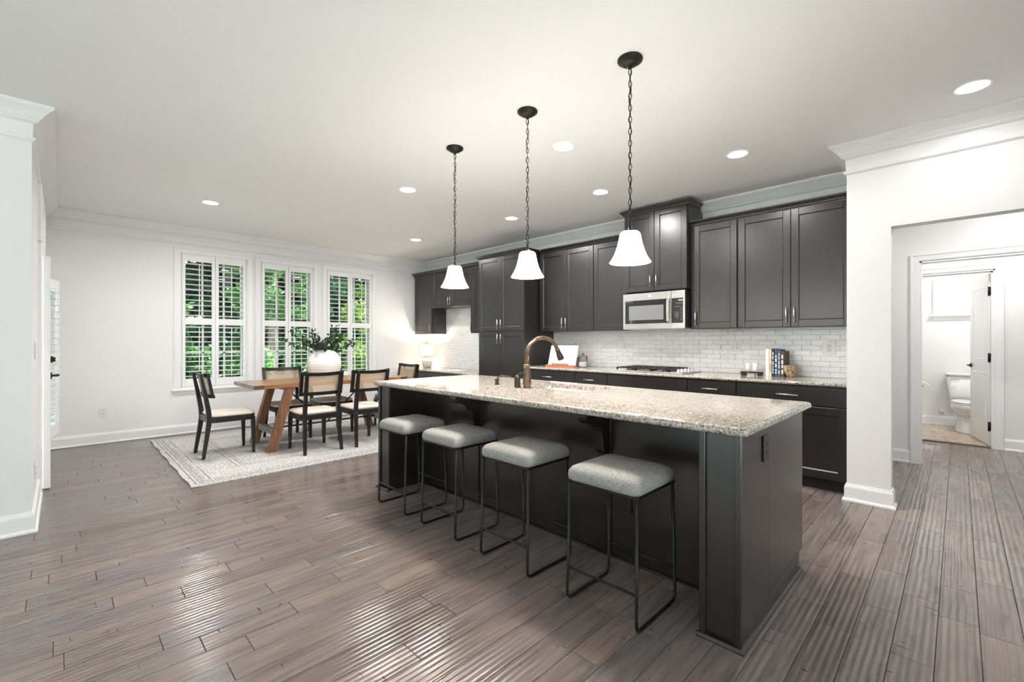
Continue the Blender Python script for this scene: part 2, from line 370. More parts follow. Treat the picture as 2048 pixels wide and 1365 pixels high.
struct('wall_bath_right', wall_mesh(0, 1.3, 1.4, 7.80, 9.32, 0, ZC), M['wall'], 'bathroom side wall hidden behind the open door', 'wall')
struct('wall_bath_rear', wall_mesh(1, 9.32, 9.45, -.55, 1.4, 0, ZC, [(-.205, .52, 1.66, 2.12)]), M['wall'], 'white bathroom wall behind the toilet with a small high window', 'wall')
struct('ceiling', MB().box(XW - .15, XR + .15, YB - .15, 9.45, ZC, ZC + .2), M['ceiling'], 'flat white ceiling with recessed lights', 'ceiling')

# floor and its boards -------------------------------------------------------
floor = struct('floor', MB().box(XW - .15, XR + .15, YB - .15, 7.74, -.15, -.012), M['floor_gap'], 'dark brown hand scraped hardwood floor with glossy boards', 'floor')
PW = .131; cs, sn = math.cos(R(44.9)), math.sin(R(44.9))
def proj(x, y, z):
    d = -x * sn + y * cs; r = x * cs + y * sn
    return (1024 + 897 * r / d, 682 + 897 * (1.26 - z) / d, d) if d > .2 else None
plank_me = {}; LENS = [.36, .48, .60, .74, .88, 1.02, 1.18]
def plank(L):
    if L not in plank_me:
        b = MB().box(-PW / 2 + .0007, PW / 2 - .0007, -L / 2 + .0007, L / 2 - .0007, -.012, 0, .0018); plank_me[L] = b.mesh('floor_board'); plank_me[L].materials.append(M['floor_wood'])
    return plank_me[L]
planks = []; rp = random.Random(3)
nx0 = math.floor((XW + .067) / PW); nx1 = math.ceil((XR + .067) / PW)
for i in range(nx0, nx1 + 1):
    x = -.067 + (i + .5) * PW; y = YB - rp.random() * .9
    if x - PW / 2 < XW - .05: continue
    while y < 7.70:
        L = rp.choice(LENS); yc = y + L / 2; y += L
        if y < YB: continue
        L2 = L
        if yc + L / 2 > 7.70:
            L2 = 7.70 - (yc - L / 2)
            if L2 < .04: continue
            yc = 7.70 - L2 / 2
        p = proj(x, yc, 0); sc = 0
        if p and -60 < p[0] < 2110 and p[1] < 1420: sc = L2 / p[2] ** 3
        if -3.4 < x < -.75 and 2.3 < yc < 2.9: sc = 0
        if -7.2 < x < -4.7 and .9 < yc - L / 2: sc = 0 if yc < 4.2 else sc
        if x < -.7 and yc > 4.55: sc = 0
        if x > XS and yc > 4.4 and p and p[0] < 1780: sc = 0
        planks.append((sc, x, yc, L2))
planks.sort(key=lambda p: -p[0]); rest = MB()
for n, (sc, x, yc, L) in enumerate(planks):
    if n < 300 and L in LENS: link('floor_board', plank(L), None, floor, (x, yc, 0))
    else: rest.box(x - PW / 2 + .0007, x + PW / 2 - .0007, yc - L / 2 + .0007, yc + L / 2 - .0007, -.012, 0, .0018)
o = link('floor_boards', rest.mesh('floor_boards'), M['floor_wood'], floor); o['kind'] = 'stuff'
bf = struct('floor_bath', MB().box(-.55, 1.4, 7.74, 9.4, -.15, -.012), M['floor_gap'], 'pale oak bathroom floor', 'floor')
rp = random.Random(5)
for i in range(11):
    y = 7.745 + i * .15; x = -.55 - rp.random() * .5
    while x < 1.35:
        L = rp.choice([.7, .9, 1.1]); a, b = max(x, -.55), min(x + L, 1.4); x += L
        if b - a > .03: link('floor_board', MB().box(a + .0006, b - .0006, y, y + .149, -.012, .001, .001).mesh('floor_board'), M['bath_wood'], bf)
tr = MB().box(-.46, .298, 7.705, 7.775, 0, .008, .003); struct('trim_1', tr, M['bronze_dark'], 'thin threshold strip under the bathroom door', 'threshold')

# mouldings -----------------------------------------------------------------
def sweep(path, prof, closed=False):
    """profile (out, z) swept along plan path; 'out' is to the right of travel"""
    n = len(path); loops = []
    for i in range(n):
        p = Vector(path[i]); d0 = d1 = None
        if closed or i > 0: d0 = (p - Vector(path[i - 1])).normalized()
        if closed or i < n - 1: d1 = (Vector(path[(i + 1) % n]) - p).normalized()
        if d0 is None: d0 = d1
        if d1 is None: d1 = d0
        n0 = Vector((d0.y, -d0.x)); n1 = Vector((d1.y, -d1.x)); m = (n0 + n1); m = m / max(m.dot(n0), 1e-6)
        loops.append([(p.x + m.x * o, p.y + m.y * o, z) for o, z in prof])
    if closed: loops.append(loops[0])
    return MB().ring(loops, closed=True, caps=not closed, smooth=False)
CROWN = [(-.002, ZC), (.105, ZC), (.107, ZC - .012), (.100, ZC - .022), (.082, ZC - .034), (.060, ZC - .055), (.042, ZC - .082), (.034, ZC - .088), (.034, ZC - .096), (.020, ZC - .104), (.008, ZC - .108), (.004, ZC - .195), (.014, ZC - .197), (.020, ZC - .206), (.018, ZC - .216), (.006, ZC - .226), (-.002, ZC - .228)]
ROOM = [(XN, YB), (XN, YL), (XW, YL), (XW, YK), (XS, YK), (XS, YR), (XR, YR), (XR, YB)]
struct('trim_2', sweep(ROOM, CROWN, True), M['trim'], 'white crown moulding running around the ceiling edge', 'moulding')
BASE = [(-.002, 0), (.028, 0), (.028, .012), (.022, .020), (.015, .022), (.015, .105), (.012, .118), (.007, .124), (.006, .132), (-.002, .135)]
def baseb(name, path, label): struct(name, sweep(path, BASE), M['trim'], label, 'baseboard')
CW = .075
baseb('baseboard_left_near', [(XN, YB), (XN, YL), (DX1 + CW, YL)], 'white baseboard wrapping the outside corner at left')
baseb('baseboard_left', [(DX0 - CW, YL), (XW, YL), (XW, 4.47)], 'white baseboard along the dining window wall')
baseb('baseboard_right', [(XS, YR + .08), (XS, YR), (-.36, YR), (-.36, YR + .12)], 'white baseboard around the foot of the wall end by the kitchen')
baseb('baseboard_hall', [(-.53, 6.2), (-.285 - CW, 6.2)], 'white baseboard on the hallway wall left of the doorway casing')
baseb('baseboard_vestibule', [(.298 + CW, 7.68), (XR, 7.68)], 'white baseboard right of the bathroom door')
baseb('baseboard_bath', [(-.45, 7.80), (-.45, 9.32), (1.3, 9.32)], 'white baseboard behind the toilet')
CAS = [(0, -.001), (0, .012), (.006, .017), (.05, .020), (.058, .026), (.068, .026), (CW, .020), (CW, -.001)]   # across, proud
def casing(mb, kind, pl, sgn, a0, a1, z0, z1, bottom=False):
    """picture-frame casing on plane kind ('x'/'y') at pl, proud towards sgn"""
    pts = [(a0, z0), (a0, z1), (a1, z1), (a1, z0)]; offs = [(-1, 0), (-1, 1), (1, 1), (1, 0)]
    if bottom: offs = [(-1, -1), (-1, 1), (1, 1), (1, -1)]
    loops = []
    for (a, z), (oa, oz) in zip(pts, offs):
        l = []
        for w, pr in CAS:
            t = pl + sgn * pr; u = a + oa * w; v = z + oz * w
            l.append((t, u, v) if kind == 'x' else (u, t, v))
        loops.append(l)
    if bottom: loops.append(loops[0])
    return mb.ring(loops, caps=not bottom, smooth=False)
struct('trim_3', casing(MB(), 'y', 6.2, -1, -.285, .95, 0, 2.075), M['trim'], 'white casing around the hallway doorway', 'casing')
jm = MB().box(-.287, -.27, 6.195, 6.325, 0, 2.075).box(.935, .952, 6.195, 6.325, 0, 2.075).box(-.287, .952, 6.195, 6.325, 2.058, 2.077)
struct('trim_4', jm, M['trim'], 'white jamb lining of the hallway doorway', 'jamb')
struct('trim_5', casing(MB(), 'y', 7.68, -1, -.46, .298, 0, 2.10), M['trim'], 'white casing around the bathroom doorway', 'casing')
jm = MB().box(-.462, -.445, 7.675, 7.805, 0, 2.1).box(.283, .30, 7.675, 7.805, 0, 2.1).box(-.462, .30, 7.675, 7.805, 2.083, 2.102).box(.268, .283, 7.70, 7.745, 0, 2.083).box(-.445, .283, 7.70, 7.745, 2.068, 2.083)
struct('trim_6', jm, M['trim'], 'white jamb and stop of the bathroom doorway', 'jamb')
struct('trim_7', casing(MB(), 'y', YL, 1, DX0, DX1, 0, DZ), M['trim'], 'white casing around the outside door at far left', 'casing')

# shuttered windows ----------------------------------------------------------
LOUV = [(-.032, 0), (-.024, .0035), (0, .005), (.024, .0035), (.032, 0), (.024, -.0035), (0, -.005), (-.024, -.0035)]
def louver_mesh(w):
    return MB().ring([[(p[0], -w / 2, p[1]) for p in LOUV], [(p[0], w / 2, p[1]) for p in LOUV]], smooth=True).mesh('louver')
def shutter_panel(win, y0, y1, x, z0, z1, rails, stile, lm, tilt, rod=True):
    """panel in local coords of win (plane x = x)"""
    fr = MB(); d = .014
    fr.box(x - d, x + d, y0, y0 + stile, z0, z1, .003).box(x - d, x + d, y1 - stile, y1, z0, z1, .003)
    for a, b in rails: fr.box(x - d, x + d, y0 + stile, y1 - stile, a, b, .003)
    p = link('shutter_panel', fr.mesh('shutter_panel'), M['shutter'], win)
    for (a, b), (c, e) in zip(rails, rails[1:]):
        n = max(1, round((c - b) / .0705)); pit = (c - b) / n
        for i in range(n): link('louver', lm, M['shutter'], p, (x, (y0 + y1) / 2, b + (i + .5) * pit), (0, tilt, 0))
        if rod:
            yr = (y0 + y1) / 2; link('tilt_rod', MB().box(x + .030, x + .040, yr - .005, yr + .005, b + .02, c - .03, .002).mesh('tilt_rod'), M['shutter'], p)
    return p
def sash(win, x, y0, y1, z0, z1, cols, rows):
    zm = (z0 + z1) / 2; fr = MB(); f = .045
    for a, b, xx in ((z0, zm + .02, x), (zm - .02, z1, x - .03)):
        fr.box(xx - .02, xx + .015, y0, y0 + f, a, b).box(xx - .02, xx + .015, y1 - f, y1, a, b).box(xx - .02, xx + .015, y0 + f, y1 - f, a, a + f).box(xx - .02, xx + .015, y0 + f, y1 - f, b - f, b)
        for i in range(1, cols): yy = y0 + (y1 - y0) * i / cols; fr.box(xx - .008, xx + .008, yy - .011, yy + .011, a + f, b - f)
        for i in range(1, rows): zz = a + (b - a) * i / rows; fr.box(xx - .008, xx + .008, y0 + f, y1 - f, zz - .011, zz + .011)
    link('sash', fr.mesh('sash'), M['trim'], win)
    for a, b, xx in ((z0 + f, zm + .02 - f, x), (zm - .02 + f, z1 - f, x - .03)):
        link('pane', MB().box(xx - .002, xx + .002, y0 + f, y1 - f, a, b).mesh('pane'), M['glass'], win)
lab = ['left window of the dining trio with open white plantation shutters', 'middle window of the dining trio with open white plantation shutters', 'right window of the dining trio, nearest the cabinets, with white plantation shutters']
for i, (a, b) in enumerate(WINS):
    w = thing('window_%d' % (i + 1), lab[i], 'window', (XW, (a + b) / 2, WZ0), kind='structure'); h = (b - a) / 2; H = WZ1 - WZ0
    cm = MB(); casing(cm, 'x', 0, 1, -h, h, -.01, H); link('casing', cm.mesh('casing'), M['trim'], w)
    jb = MB().box(-.15, 0, -h - .001, -h + .014, 0, H).box(-.15, 0, h - .014, h + .001, 0, H).box(-.15, 0, -h, h, H - .014, H + .001).box(-.15, 0, -h, h, -.001, .012)
    link('jamb', jb.mesh('jamb'), M['trim'], w)
    link('sill', MB().box(-.02, .055, -h - .095, h + .095, -.036, -.010, .005).mesh('sill'), M['trim'], w)
    link('apron', MB().prism([(0, -.036), (.030, -.036), (.026, -.055), (.016, -.075), (.014, -.085), (0, -.088)], 1, -h - .075, h + .075).mesh('apron'), M['trim'], w)
    sash(w, -.105, -h + .014, h - .014, .012, H - .014, 3, 2)
    lm = louver_mesh(h - .022 - .04 * 2 - .004)
    for s in (-1, 1):
        y0, y1 = (-h + .018, -.002) if s < 0 else (.002, h - .018)
        shutter_panel(w, y0, y1, -.012, .016, H - .016, [(.016, .120), (.866, .955), (1.735, H - .016)], .040, lm, R(-9))
        for zz in (.30, .93, 1.55):
            yy = (-h + .012) if s < 0 else (h - .012); link('hinge', MB().cyl((.004, yy, zz - .035), (.004, yy, zz + .035), .006, n=8).mesh('hinge'), M['shutter'], w)
# window with shutters on the grazing left wall
w = thing('window_4', 'tall narrow window on far left wall, its bright shutters seen edge on', 'window', (-6.94, YL, .25), R(90), kind='structure')
cm = MB(); casing(cm, 'x', 0, 1, -.38, .38, 0, 1.67, True); link('casing', cm.mesh('casing'), M['trim'], w)
sash(w, -.105, -.37, .37, .01, 1.66, 2, 2); lm = louver_mesh(.27)
for s in (-1, 1):
    y0, y1 = (-.375, -.003) if s < 0 else (.003, .375)
    q = shutter_panel(w, y0, y1, .02, .01, 1.66, [(.01, .11), (.79, .87), (1.56, 1.66)], .045, lm, R(-9))
    piv = Vector((.02, .375 if s > 0 else -.375, 0)); an = R(14) if s > 0 else R(-14)
    q.matrix_local = Matrix.Translation(piv) @ Matrix.Rotation(an, 4, 'Z') @ Matrix.Translation(-piv)
# outside door, ajar, with transom
t = thing('window_5', 'small transom pane above the outside door at far left', 'window', ((DX0 + DX1) / 2, YL, 2.16), kind='structure')
fm = MB(); casing(fm, 'y', 0, 1, -.47, .47, 0, .32, True); link('frame', fm.mesh('frame'), M['trim'], t); link('pane', MB().box(-.47, .47, -.08, -.076, 0, .32).mesh('pane'), M['glass'], t)
d = thing('door_1', 'white outside door standing slightly ajar with black lever and deadbolt', 'door', (DX0 + .02, YL - .005, .012), R(5.0), kind='structure')
dm = MB().box(0, .88, -.045, 0, 0, 1.965, .003); part('leaf', dm, M['door_white'], d, False)
part('inset_panel', MB().box(.14, .74, -.0465, .0015, .25, .95, .004).box(.14, .74, -.0465, .0015, 1.1, 1.84, .004), M['door_white'], d, False)
part('lever', MB().cyl((.82, 0, .95), (.82, .012, .95), .028, n=16).cyl((.82, .01, .95), (.82, .05, .95), .010).tube([(.82, .05, .95), (.78, .055, .95), (.70, .052, .95)], .009), M['iron_dark'], d, False, 'black door lever')
part('deadbolt', MB().cyl((.82, 0, 1.09), (.82, .018, 1.09), .028, n=16).box(.812, .828, .016, .034, 1.07, 1.11, .003), M['iron_dark'], d, False, 'black deadbolt')
# unseen windows added around the living room to let in more daylight
def added_window(name, axis, pl, a0, a1, z0, z1, label, n):
    w = thing(name, label, 'window', (pl, (a0 + a1) / 2, z0) if axis == 0 else ((a0 + a1) / 2, pl, z0), 0 if axis == 0 else R(90), kind='structure'); h = (a1 - a0) / 2; H = z1 - z0
    fr = MB().box(-.05, .02, -h, -h + .06, 0, H).box(-.05, .02, h - .06, h, 0, H).box(-.05, .02, -h, h, 0, .06).box(-.05, .02, -h, h, H - .06, H)
    for i in range(1, n): y = -h + 2 * h * i / n; fr.box(-.05, .02, y - .035, y + .035, .06, H - .06)
    link('frame', fr.mesh('frame'), M['trim'], w); link('pane', MB().box(-.02, -.016, -h + .05, h - .05, .05, H - .05).mesh('pane'), M['glass'], w)
added_window('window_6', 0, XN - .07, -3.9, -.9, .05, 2.05, 'wide window added for daylight on the near left wall, out of frame', 3)
added_window('window_7', 1, YB - .07, -.2, 1.3, .05, 2.05, 'glazed patio door added for daylight behind the viewpoint', 2)
added_window('window_11', 1, YB - .07, -3.6, -1.8, .05, 2.05, 'wide window added for daylight behind the viewpoint', 3)
added_window('window_8', 0, XR + .07, -3.9, -1.6, .05, 2.05, 'window added for daylight on the right side wall, out of frame', 3)
added_window('window_9', 0, XR + .07, -.4, 1.5, .05, 2.05, 'wide window added for daylight facing the island, out of frame', 3)
# bathroom window and blind
w = thing('window_10', 'small high bathroom window with white slatted shutter', 'window', (.1575, 9.32, 1.66), kind='structure'); h = .3625
cm = MB(); casing(cm, 'y', 0, -1, -h, h, 0, .46); link('casing', cm.mesh('casing'), M['trim'], w); link('sill', MB().box(-h - .1, h + .1, -.055, .02, -.032, 0, .004).mesh('sill'), M['trim'], w)
link('apron', MB().prism([(0, -.032), (-.028, -.032), (-.02, -.06), (-.014, -.09), (0, -.095)], 0, -h - .075, h + .075).mesh('apron'), M['trim'], w)
link('pane', MB().box(-h, h, .07, .074, 0, .46).mesh('pane'), M['glass'], w)
link('shutter_panel', MB().box(-h, -h + .05, -.012, .012, 0, .46, .003).box(h - .05, h, -.012, .012, 0, .46, .003).box(-h + .05, h - .05, -.012, .012, 0, .075, .003).box(-h + .05, h - .05, -.012, .012, .40, .46, .003).mesh('shutter_panel'), M['shutter'], w)
lm = MB().ring([[(-h + .052, p[0] * 1.1, p[1]) for p in LOUV], [(h - .052, p[0] * 1.1, p[1]) for p in LOUV]]).mesh('louver')
for i in range(5): link('louver', lm, M['shutter'], w, (0, 0, .107 + i * .065), (R(40), 0, 0))
link('tilt_rod', MB().box(.02, .03, -.05, -.04, .10, .40, .002).mesh('tilt_rod'), M['shutter'], w)
# bathroom door
d = thing('door_2', 'white two panel bathroom door swung open with black hinges', 'door', (.272, 7.79, .012), R(101.5), kind='structure')
part('leaf', MB().box(.0, .745, -.018, .018, 0, 2.055, .002), M['door_white'], d, False)
for za, zb in ((.22, .86), (1.02, 1.90)):
    for s in (-1, 1):
        f = MB(); y = s * .018
        for q in range(2):
            a0, a1, b0, b1 = .13 + q * .03, .615 - q * .03, za + q * .03, zb - q * .03
            if q == 0:
                f.box(a0, a1, y - .004, y + .004, b0, b0 + .014, .003).box(a0, a1, y - .004, y + .004, b1 - .014, b1, .003).box(a0, a0 + .014, y - .004, y + .004, b0, b1, .003).box(a1 - .014, a1, y - .004, y + .004, b0, b1, .003)
            else: f.box(a0, a1, y - .003, y + .003, b0, b1, .003)
        part('inset_panel', f, M['door_white'], d, False)
for zz in (.23, 1.05, 1.84): part('hinge', MB().cyl((-.008, .022, zz - .055), (-.008, .022, zz + .055), .010, n=10).box(-.004, .035, .0175, .0215, zz - .05, zz + .05, .001).box(-.0035, .0, -.017, .017, zz - .05, zz + .05), M['iron_dark'], d, False, 'black hinge')
for s in (-1, 1): part('lever', MB().cyl((.69, s * .018, .93), (.69, s * .03, .93), .027, n=16).cyl((.69, s * .03, .93), (.69, s * .06, .93), .009).tube([(.69, s * .058, .93), (.65, s * .062, .93), (.585, s * .058, .928)], .008), M['iron_dark'], d, False, 'dark door lever')
# ================================================================== KITCHEN CABINETS
YC = YK - .003
def door(parent, x0, x1, z0, z1, yf, hx=None, hz=None, hv=True, name='door', st=.062, flat=False, hl=.14):
    """shaker front facing -y; yf is its front plane (world coordinates)"""
    fr = MB(); th = .020; yb = yf + th
    if flat: fr.box(x0, x1, yf, yb, z0, z1, .003)
    else:
        fr.box(x0, x0 + st, yf, yb, z0, z1, .0025).box(x1 - st, x1, yf, yb, z0, z1, .0025).box(x0 + st, x1 - st, yf, yb, z0, z0 + st, .0025).box(x0 + st, x1 - st, yf, yb, z1 - st, z1, .0025)
    d = part(name, fr, M['espresso'], parent)
    if not flat:
        pn = MB(); a0, a1, b0, b1 = x0 + st, x1 - st, z0 + st, z1 - st; e = .006; y1 = yf + .004; y2 = yf + .010
        pn.add([(a0, y1, b0), (a1, y1, b0), (a1, y1, b1), (a0, y1, b1), (a0 + e, y2, b0 + e), (a1 - e, y2, b0 + e), (a1 - e, y2, b1 - e), (a0 + e, y2, b1 - e)],
               [(0, 1, 5, 4), (1, 2, 6, 5), (2, 3, 7, 6), (3, 0, 4, 7), (4, 5, 6, 7)])
        pn.box(a0 - .003, a1 + .003, y2 + .001, yb - .001, b0 - .003, b1 + .003)
        part('inset_panel', pn, M['espresso'], d)
    if hx is not None:
        h = MB(); yy = yf - .030
        if hv:
            h.cyl((hx, yy, hz - hl / 2), (hx, yy, hz + hl / 2), .0062, n=12)
            for s in (-1, 1): h.cyl((hx, yf + .002, hz + s * hl * .32), (hx, yy, hz + s * hl * .32), .0045, n=8)
        else:
            h.cyl((hx - hl / 2, yy, hz), (hx + hl / 2, yy, hz), .0062, n=12)
            for s in (-1, 1): h.cyl((hx + s * hl * .32, yf + .002, hz), (hx + s * hl * .32, yy, hz), .0045, n=8)
        part('handle', h, M['nickel'], d, label='brushed nickel bar handle')
    return d
CC = [(-.002, 0), (.004, 0), (.006, .010), (.016, .014), (.020, .026), (.040, .046), (.046, .050), (.048, .062), (-.002, .062)]
def cab_crown(parent, path, z):
    part('crown_moulding', sweep(path, [(o, z + h) for o, h in CC]), M['espresso'], parent)
def upper(label, x0, x1, z0, z1, doors, yf=4.76, crown=None, handles=None, zt=2.482):
    """doors: list of (x0,x1,handle side)"""
    c = thing('wall_cabinet', label, 'cabinet', ((x0 + x1) / 2, YC, z0))
    part('body', MB().box(x0, x1, yf + .022, YC, z0, z1 + .055, .001), M['espresso'], c)
    for a, b, hs in doors:
        hx = None if hs is None else (b - .032 if hs > 0 else a + .032)
        door(c, a + .002, b - .002, z0 + .003, z1 - .001, yf, hx, z0 + .11)
    if crown: cab_crown(c, crown, z1)
    return c
ZB = 1.39; ZT = 2.480
yq = 4.782
upper('dark wall cabinet with one door in the corner by the dining window, above the lamp', -7.40, -6.81, ZB, ZT, [(-7.36, -6.812, 1)], crown=[(-7.40, YC), (-7.40, yq), (-6.81, yq)])
upper('short dark two door wall cabinet bridging above the marble desk backsplash', -6.81, -5.71, 1.85, ZT, [(-6.81, -6.26, 1), (-6.26, -5.71, -1)], crown=[(-6.81, yq), (-5.71, yq)])
upper('narrow dark wall cabinet tucked between the short cabinet and the tall pantry', -5.71, -5.152, ZB, ZT, [(-5.71, -5.154, -1)], crown=[(-5.71, yq), (-5.152, yq)])
# tall pantry
p = thing('pantry_cabinet', 'tall dark pantry cabinet with four doors standing out from the run', 'cabinet', (-4.68, YC, 0))
py = 4.455
part('body', MB().box(-5.15, -4.212, py + .022, YC, .10, 2.535, .001), M['espresso'], p); part('toe_kick', MB().box(-5.15, -4.212, py + .09, YC, 0, .10), M['toe_black'], p)
for a, b, s in ((-5.148, -4.682, 1), (-4.680, -4.214, -1)):
    hx = b - .035 if s > 0 else a + .035
    door(p, a, b, 1.402, 2.48, py, hx, 1.50); door(p, a, b, .115, 1.390, py, hx, 1.29)
cab_crown(p, [(-5.15, 4.73), (-5.15, py + .022), (-4.212, py + .022), (-4.212, 4.73)], 2.475)
upper('dark two door wall cabinet right beside the tall pantry', -4.208, -3.29, ZB, ZT, [(-4.19, -3.745, 1), (-3.745, -3.29, -1)], crown=[(-4.16, yq), (-3.29, yq)])
upper('dark single door wall cabinet just left of the microwave', -3.29, -2.80, ZB, ZT, [(-3.285, -2.80, None)], crown=[(-3.29, yq), (-2.80, yq)])
# taller cabinet above the microwave
c = thing('wall_cabinet', 'taller dark two door cabinet above the microwave, reaching almost to the ceiling', 'cabinet', (-2.42, YC, 1.82)); yf = 4.685
part('body', MB().box(-2.798, -2.045, yf + .022, YC, 1.82, 2.77, .001), M['espresso'], c)
door(c, -2.795, -2.423, 1.826, 2.722, yf, -2.423 - .034, 1.94); door(c, -2.419, -2.048, 1.826, 2.722, yf, -2.419 + .034, 1.94)
cab_crown(c, [(-2.798, YC - .1), (-2.798, yf + .022), (-2.045, yf + .022), (-2.045, YC - .1)], 2.712)
upper('dark single door wall cabinet just right of the microwave', -2.043, -1.57, ZB, ZT, [(-2.01, -1.572, -1)], crown=[(-2.043, yq), (-1.57, yq)])
upper('dark two door wall cabinet at the right end against the white wall', -1.57, -.637, ZB, ZT, [(-1.562, -1.103, 1), (-1.103, -.640, -1)], crown=[(-1.57, yq), (-.637, yq)])
# base units -------------------------------------------------------------------
def base(label, x0, x1, ndoor=1, top=.884, yf=4.475, dz=.713, handle=True, hl=.15, hzd=None, name='base_cabinet'):
    c = thing(name, label, 'cabinet', ((x0 + x1) / 2, YC, 0))
    part('body', MB().box(x0 + .001, x1 - .001, yf + .022, YC, .10, top - .001, .001), M['espresso'], c); part('toe_kick', MB().box(x0, x1, yf + .085, YC, 0, .10), M['toe_black'], c)
    door(c, x0 + .004, x1 - .004, dz, top - .010, yf, (x0 + x1) / 2 if handle else None, (dz + top - .01) / 2, False, 'drawer', flat=True, hl=hl)
    w = (x1 - x0) / ndoor
    for i in range(ndoor):
        a = x0 + i * w; hs = 1 if (ndoor == 2 and i == 0) else -1
        door(c, a + .004, a + w - .004, .115, dz - .010, yf, a + w - .04 if hs > 0 else a + .04, dz - .12)
    return c
base('dark base cabinet with drawer beside the pantry, under the cookbook', -4.21, -3.372, 2)
base('narrow dark base cabinet with drawer under the glass flour jar', -3.372, -2.905)
base('wide dark base cabinet with plain front under the cooktop', -2.905, -1.955, 2, handle=False)
base('dark base cabinet with drawer just right of the cooktop', -1.955, -1.485)
base('wide dark base cabinet with drawer and doors at the right wall end', -1.485, -.634, 2, hl=.17)
for lb, a, b in (('dark desk height cabinet with drawer in the corner under the lamp', -7.44, -6.62), ('middle dark desk height cabinet of the lamp desk', -6.62, -5.70), ('dark desk height cabinet of the lamp desk touching the pantry', -5.70, -5.153)):
    base(lb, a, b, 2 if b - a > .7 else 1, top=.726, dz=.57, name='desk_cabinet')

# worktops ------------------------------------------------------------------------
def rrect(x0, x1, y0, y1, r, n=5):
    pts = []
    for cx, cy, a in ((x1 - r, y0 + r, -90), (x1 - r, y1 - r, 0), (x0 + r, y1 - r, 90), (x0 + r, y0 + r, 180)):
        for i in range(n + 1): t = R(a + 90 * i / n); pts.append((cx + r * math.cos(t), cy + r * math.sin(t)))
    return pts
def slab(x0, x1, y0, y1, z0, z1, r=.03, hole=None):
    t = z1 - z0; e = t * .42; loops = []
    def lp(ins, z): return [(x, y, z) for x, y in rrect(x0 + ins, x1 - ins, y0 + ins, y1 - ins, max(r - ins, .002))]
    prof = []
    for a in (0, 30, 60, 90): prof.append((e * (1 - math.sin(R(a))), z0 + e * (1 - math.cos(R(a)))))
    for a in (90, 60, 30, 0): prof.append((e * (1 - math.sin(R(a))), z1 - e * (1 - math.cos(R(a)))))
    loops = [lp(i, z) for i, z in prof]
    mb = MB()
    if not hole: return mb.ring(loops)
    hx0, hx1, hy0, hy1, hr = hole; hl = rrect(hx0, hx1, hy0, hy1, hr)
    loops += [[(x, y, z1) for x, y in hl], [(x, y, z0) for x, y in hl], loops[0]]
    n = len(loops[0]); mb.ring(loops[:8], caps=False); mb.ring(loops[7:9], caps=False, smooth=False); mb.ring(loops[8:10], caps=False, smooth=False); mb.ring(loops[9:], caps=False, smooth=False)
    return mb
def worktop(name, label, mb): tag(link(name, mb.mesh(name), M['granite']), label, 'countertop')
worktop('countertop', 'speckled granite countertop along the kitchen wall under the backsplash', slab(-4.21, -.632, 4.447, YC - .01, .884, .914, .006))
worktop('countertop', 'lower speckled granite desk top carrying the lamp, in the far corner', slab(-7.455, -5.152, 4.447, YC - .01, .728, .758, .006))
SK = (-2.42, -1.80, 2.50, 2.86, .04)
worktop('island_countertop', 'large speckled granite top of the kitchen island with sink cutout', slab(-3.585, -.588, 1.895, 3.005, .877, .914, .03, SK))

# backsplash ------------------------------------------------------------------------
bs = struct('wall_backsplash', MB().box(-4.21, XS, YK - .006, YK + .01, .905, ZB + .02), M['grout'], 'marble brick pattern backsplash above the kitchen counter', 'backsplash')
TW, TH = .1525, .0508; tme = {}
def tile(w):
    w = round(w, 4)
    if w not in tme: tme[w] = MB().box(-w / 2 + .0009, w / 2 - .0009, -.007, .004, -TH / 2 + .0009, TH / 2 - .0009, .0012).mesh('tile'); tme[w].materials.append(M['marble'])
    return tme[w]
row = 0; z = .914 + TH / 2
while z - TH / 2 < ZB:
    x = -4.21 - (TW / 2 if row % 2 else 0)
    while x < XS - .002:
        a, b = max(x, -4.21), min(x + TW, XS); x += TW
        if b - a > .01: link('tile', tile(b - a), None, bs, ((a + b) / 2, YK - .006, z))
    row += 1; z += TH
bs2 = struct('wall_backsplash_desk', MB().box(XW, -5.152, YK - .006, YK + .01, .75, 1.9), M['grout'], 'pale marble backsplash behind the desk lamp', 'backsplash')
mb = MB(); row = 0; z = .758 + TH / 2
while z < 1.88:
    x = XW - (TW / 2 if row % 2 else 0)
    while x < -5.154:
        a, b = max(x, XW), min(x + TW, -5.152); x += TW
        if b - a > .01: mb.box(a + .0009, b - .0009, YK - .013, YK - .002, z - TH / 2 + .0009, z + TH / 2 - .0009, .0012)
    row += 1; z += TH
o = link('tiles', mb.mesh('tiles'), M['marble'], bs2); o['kind'] = 'stuff'

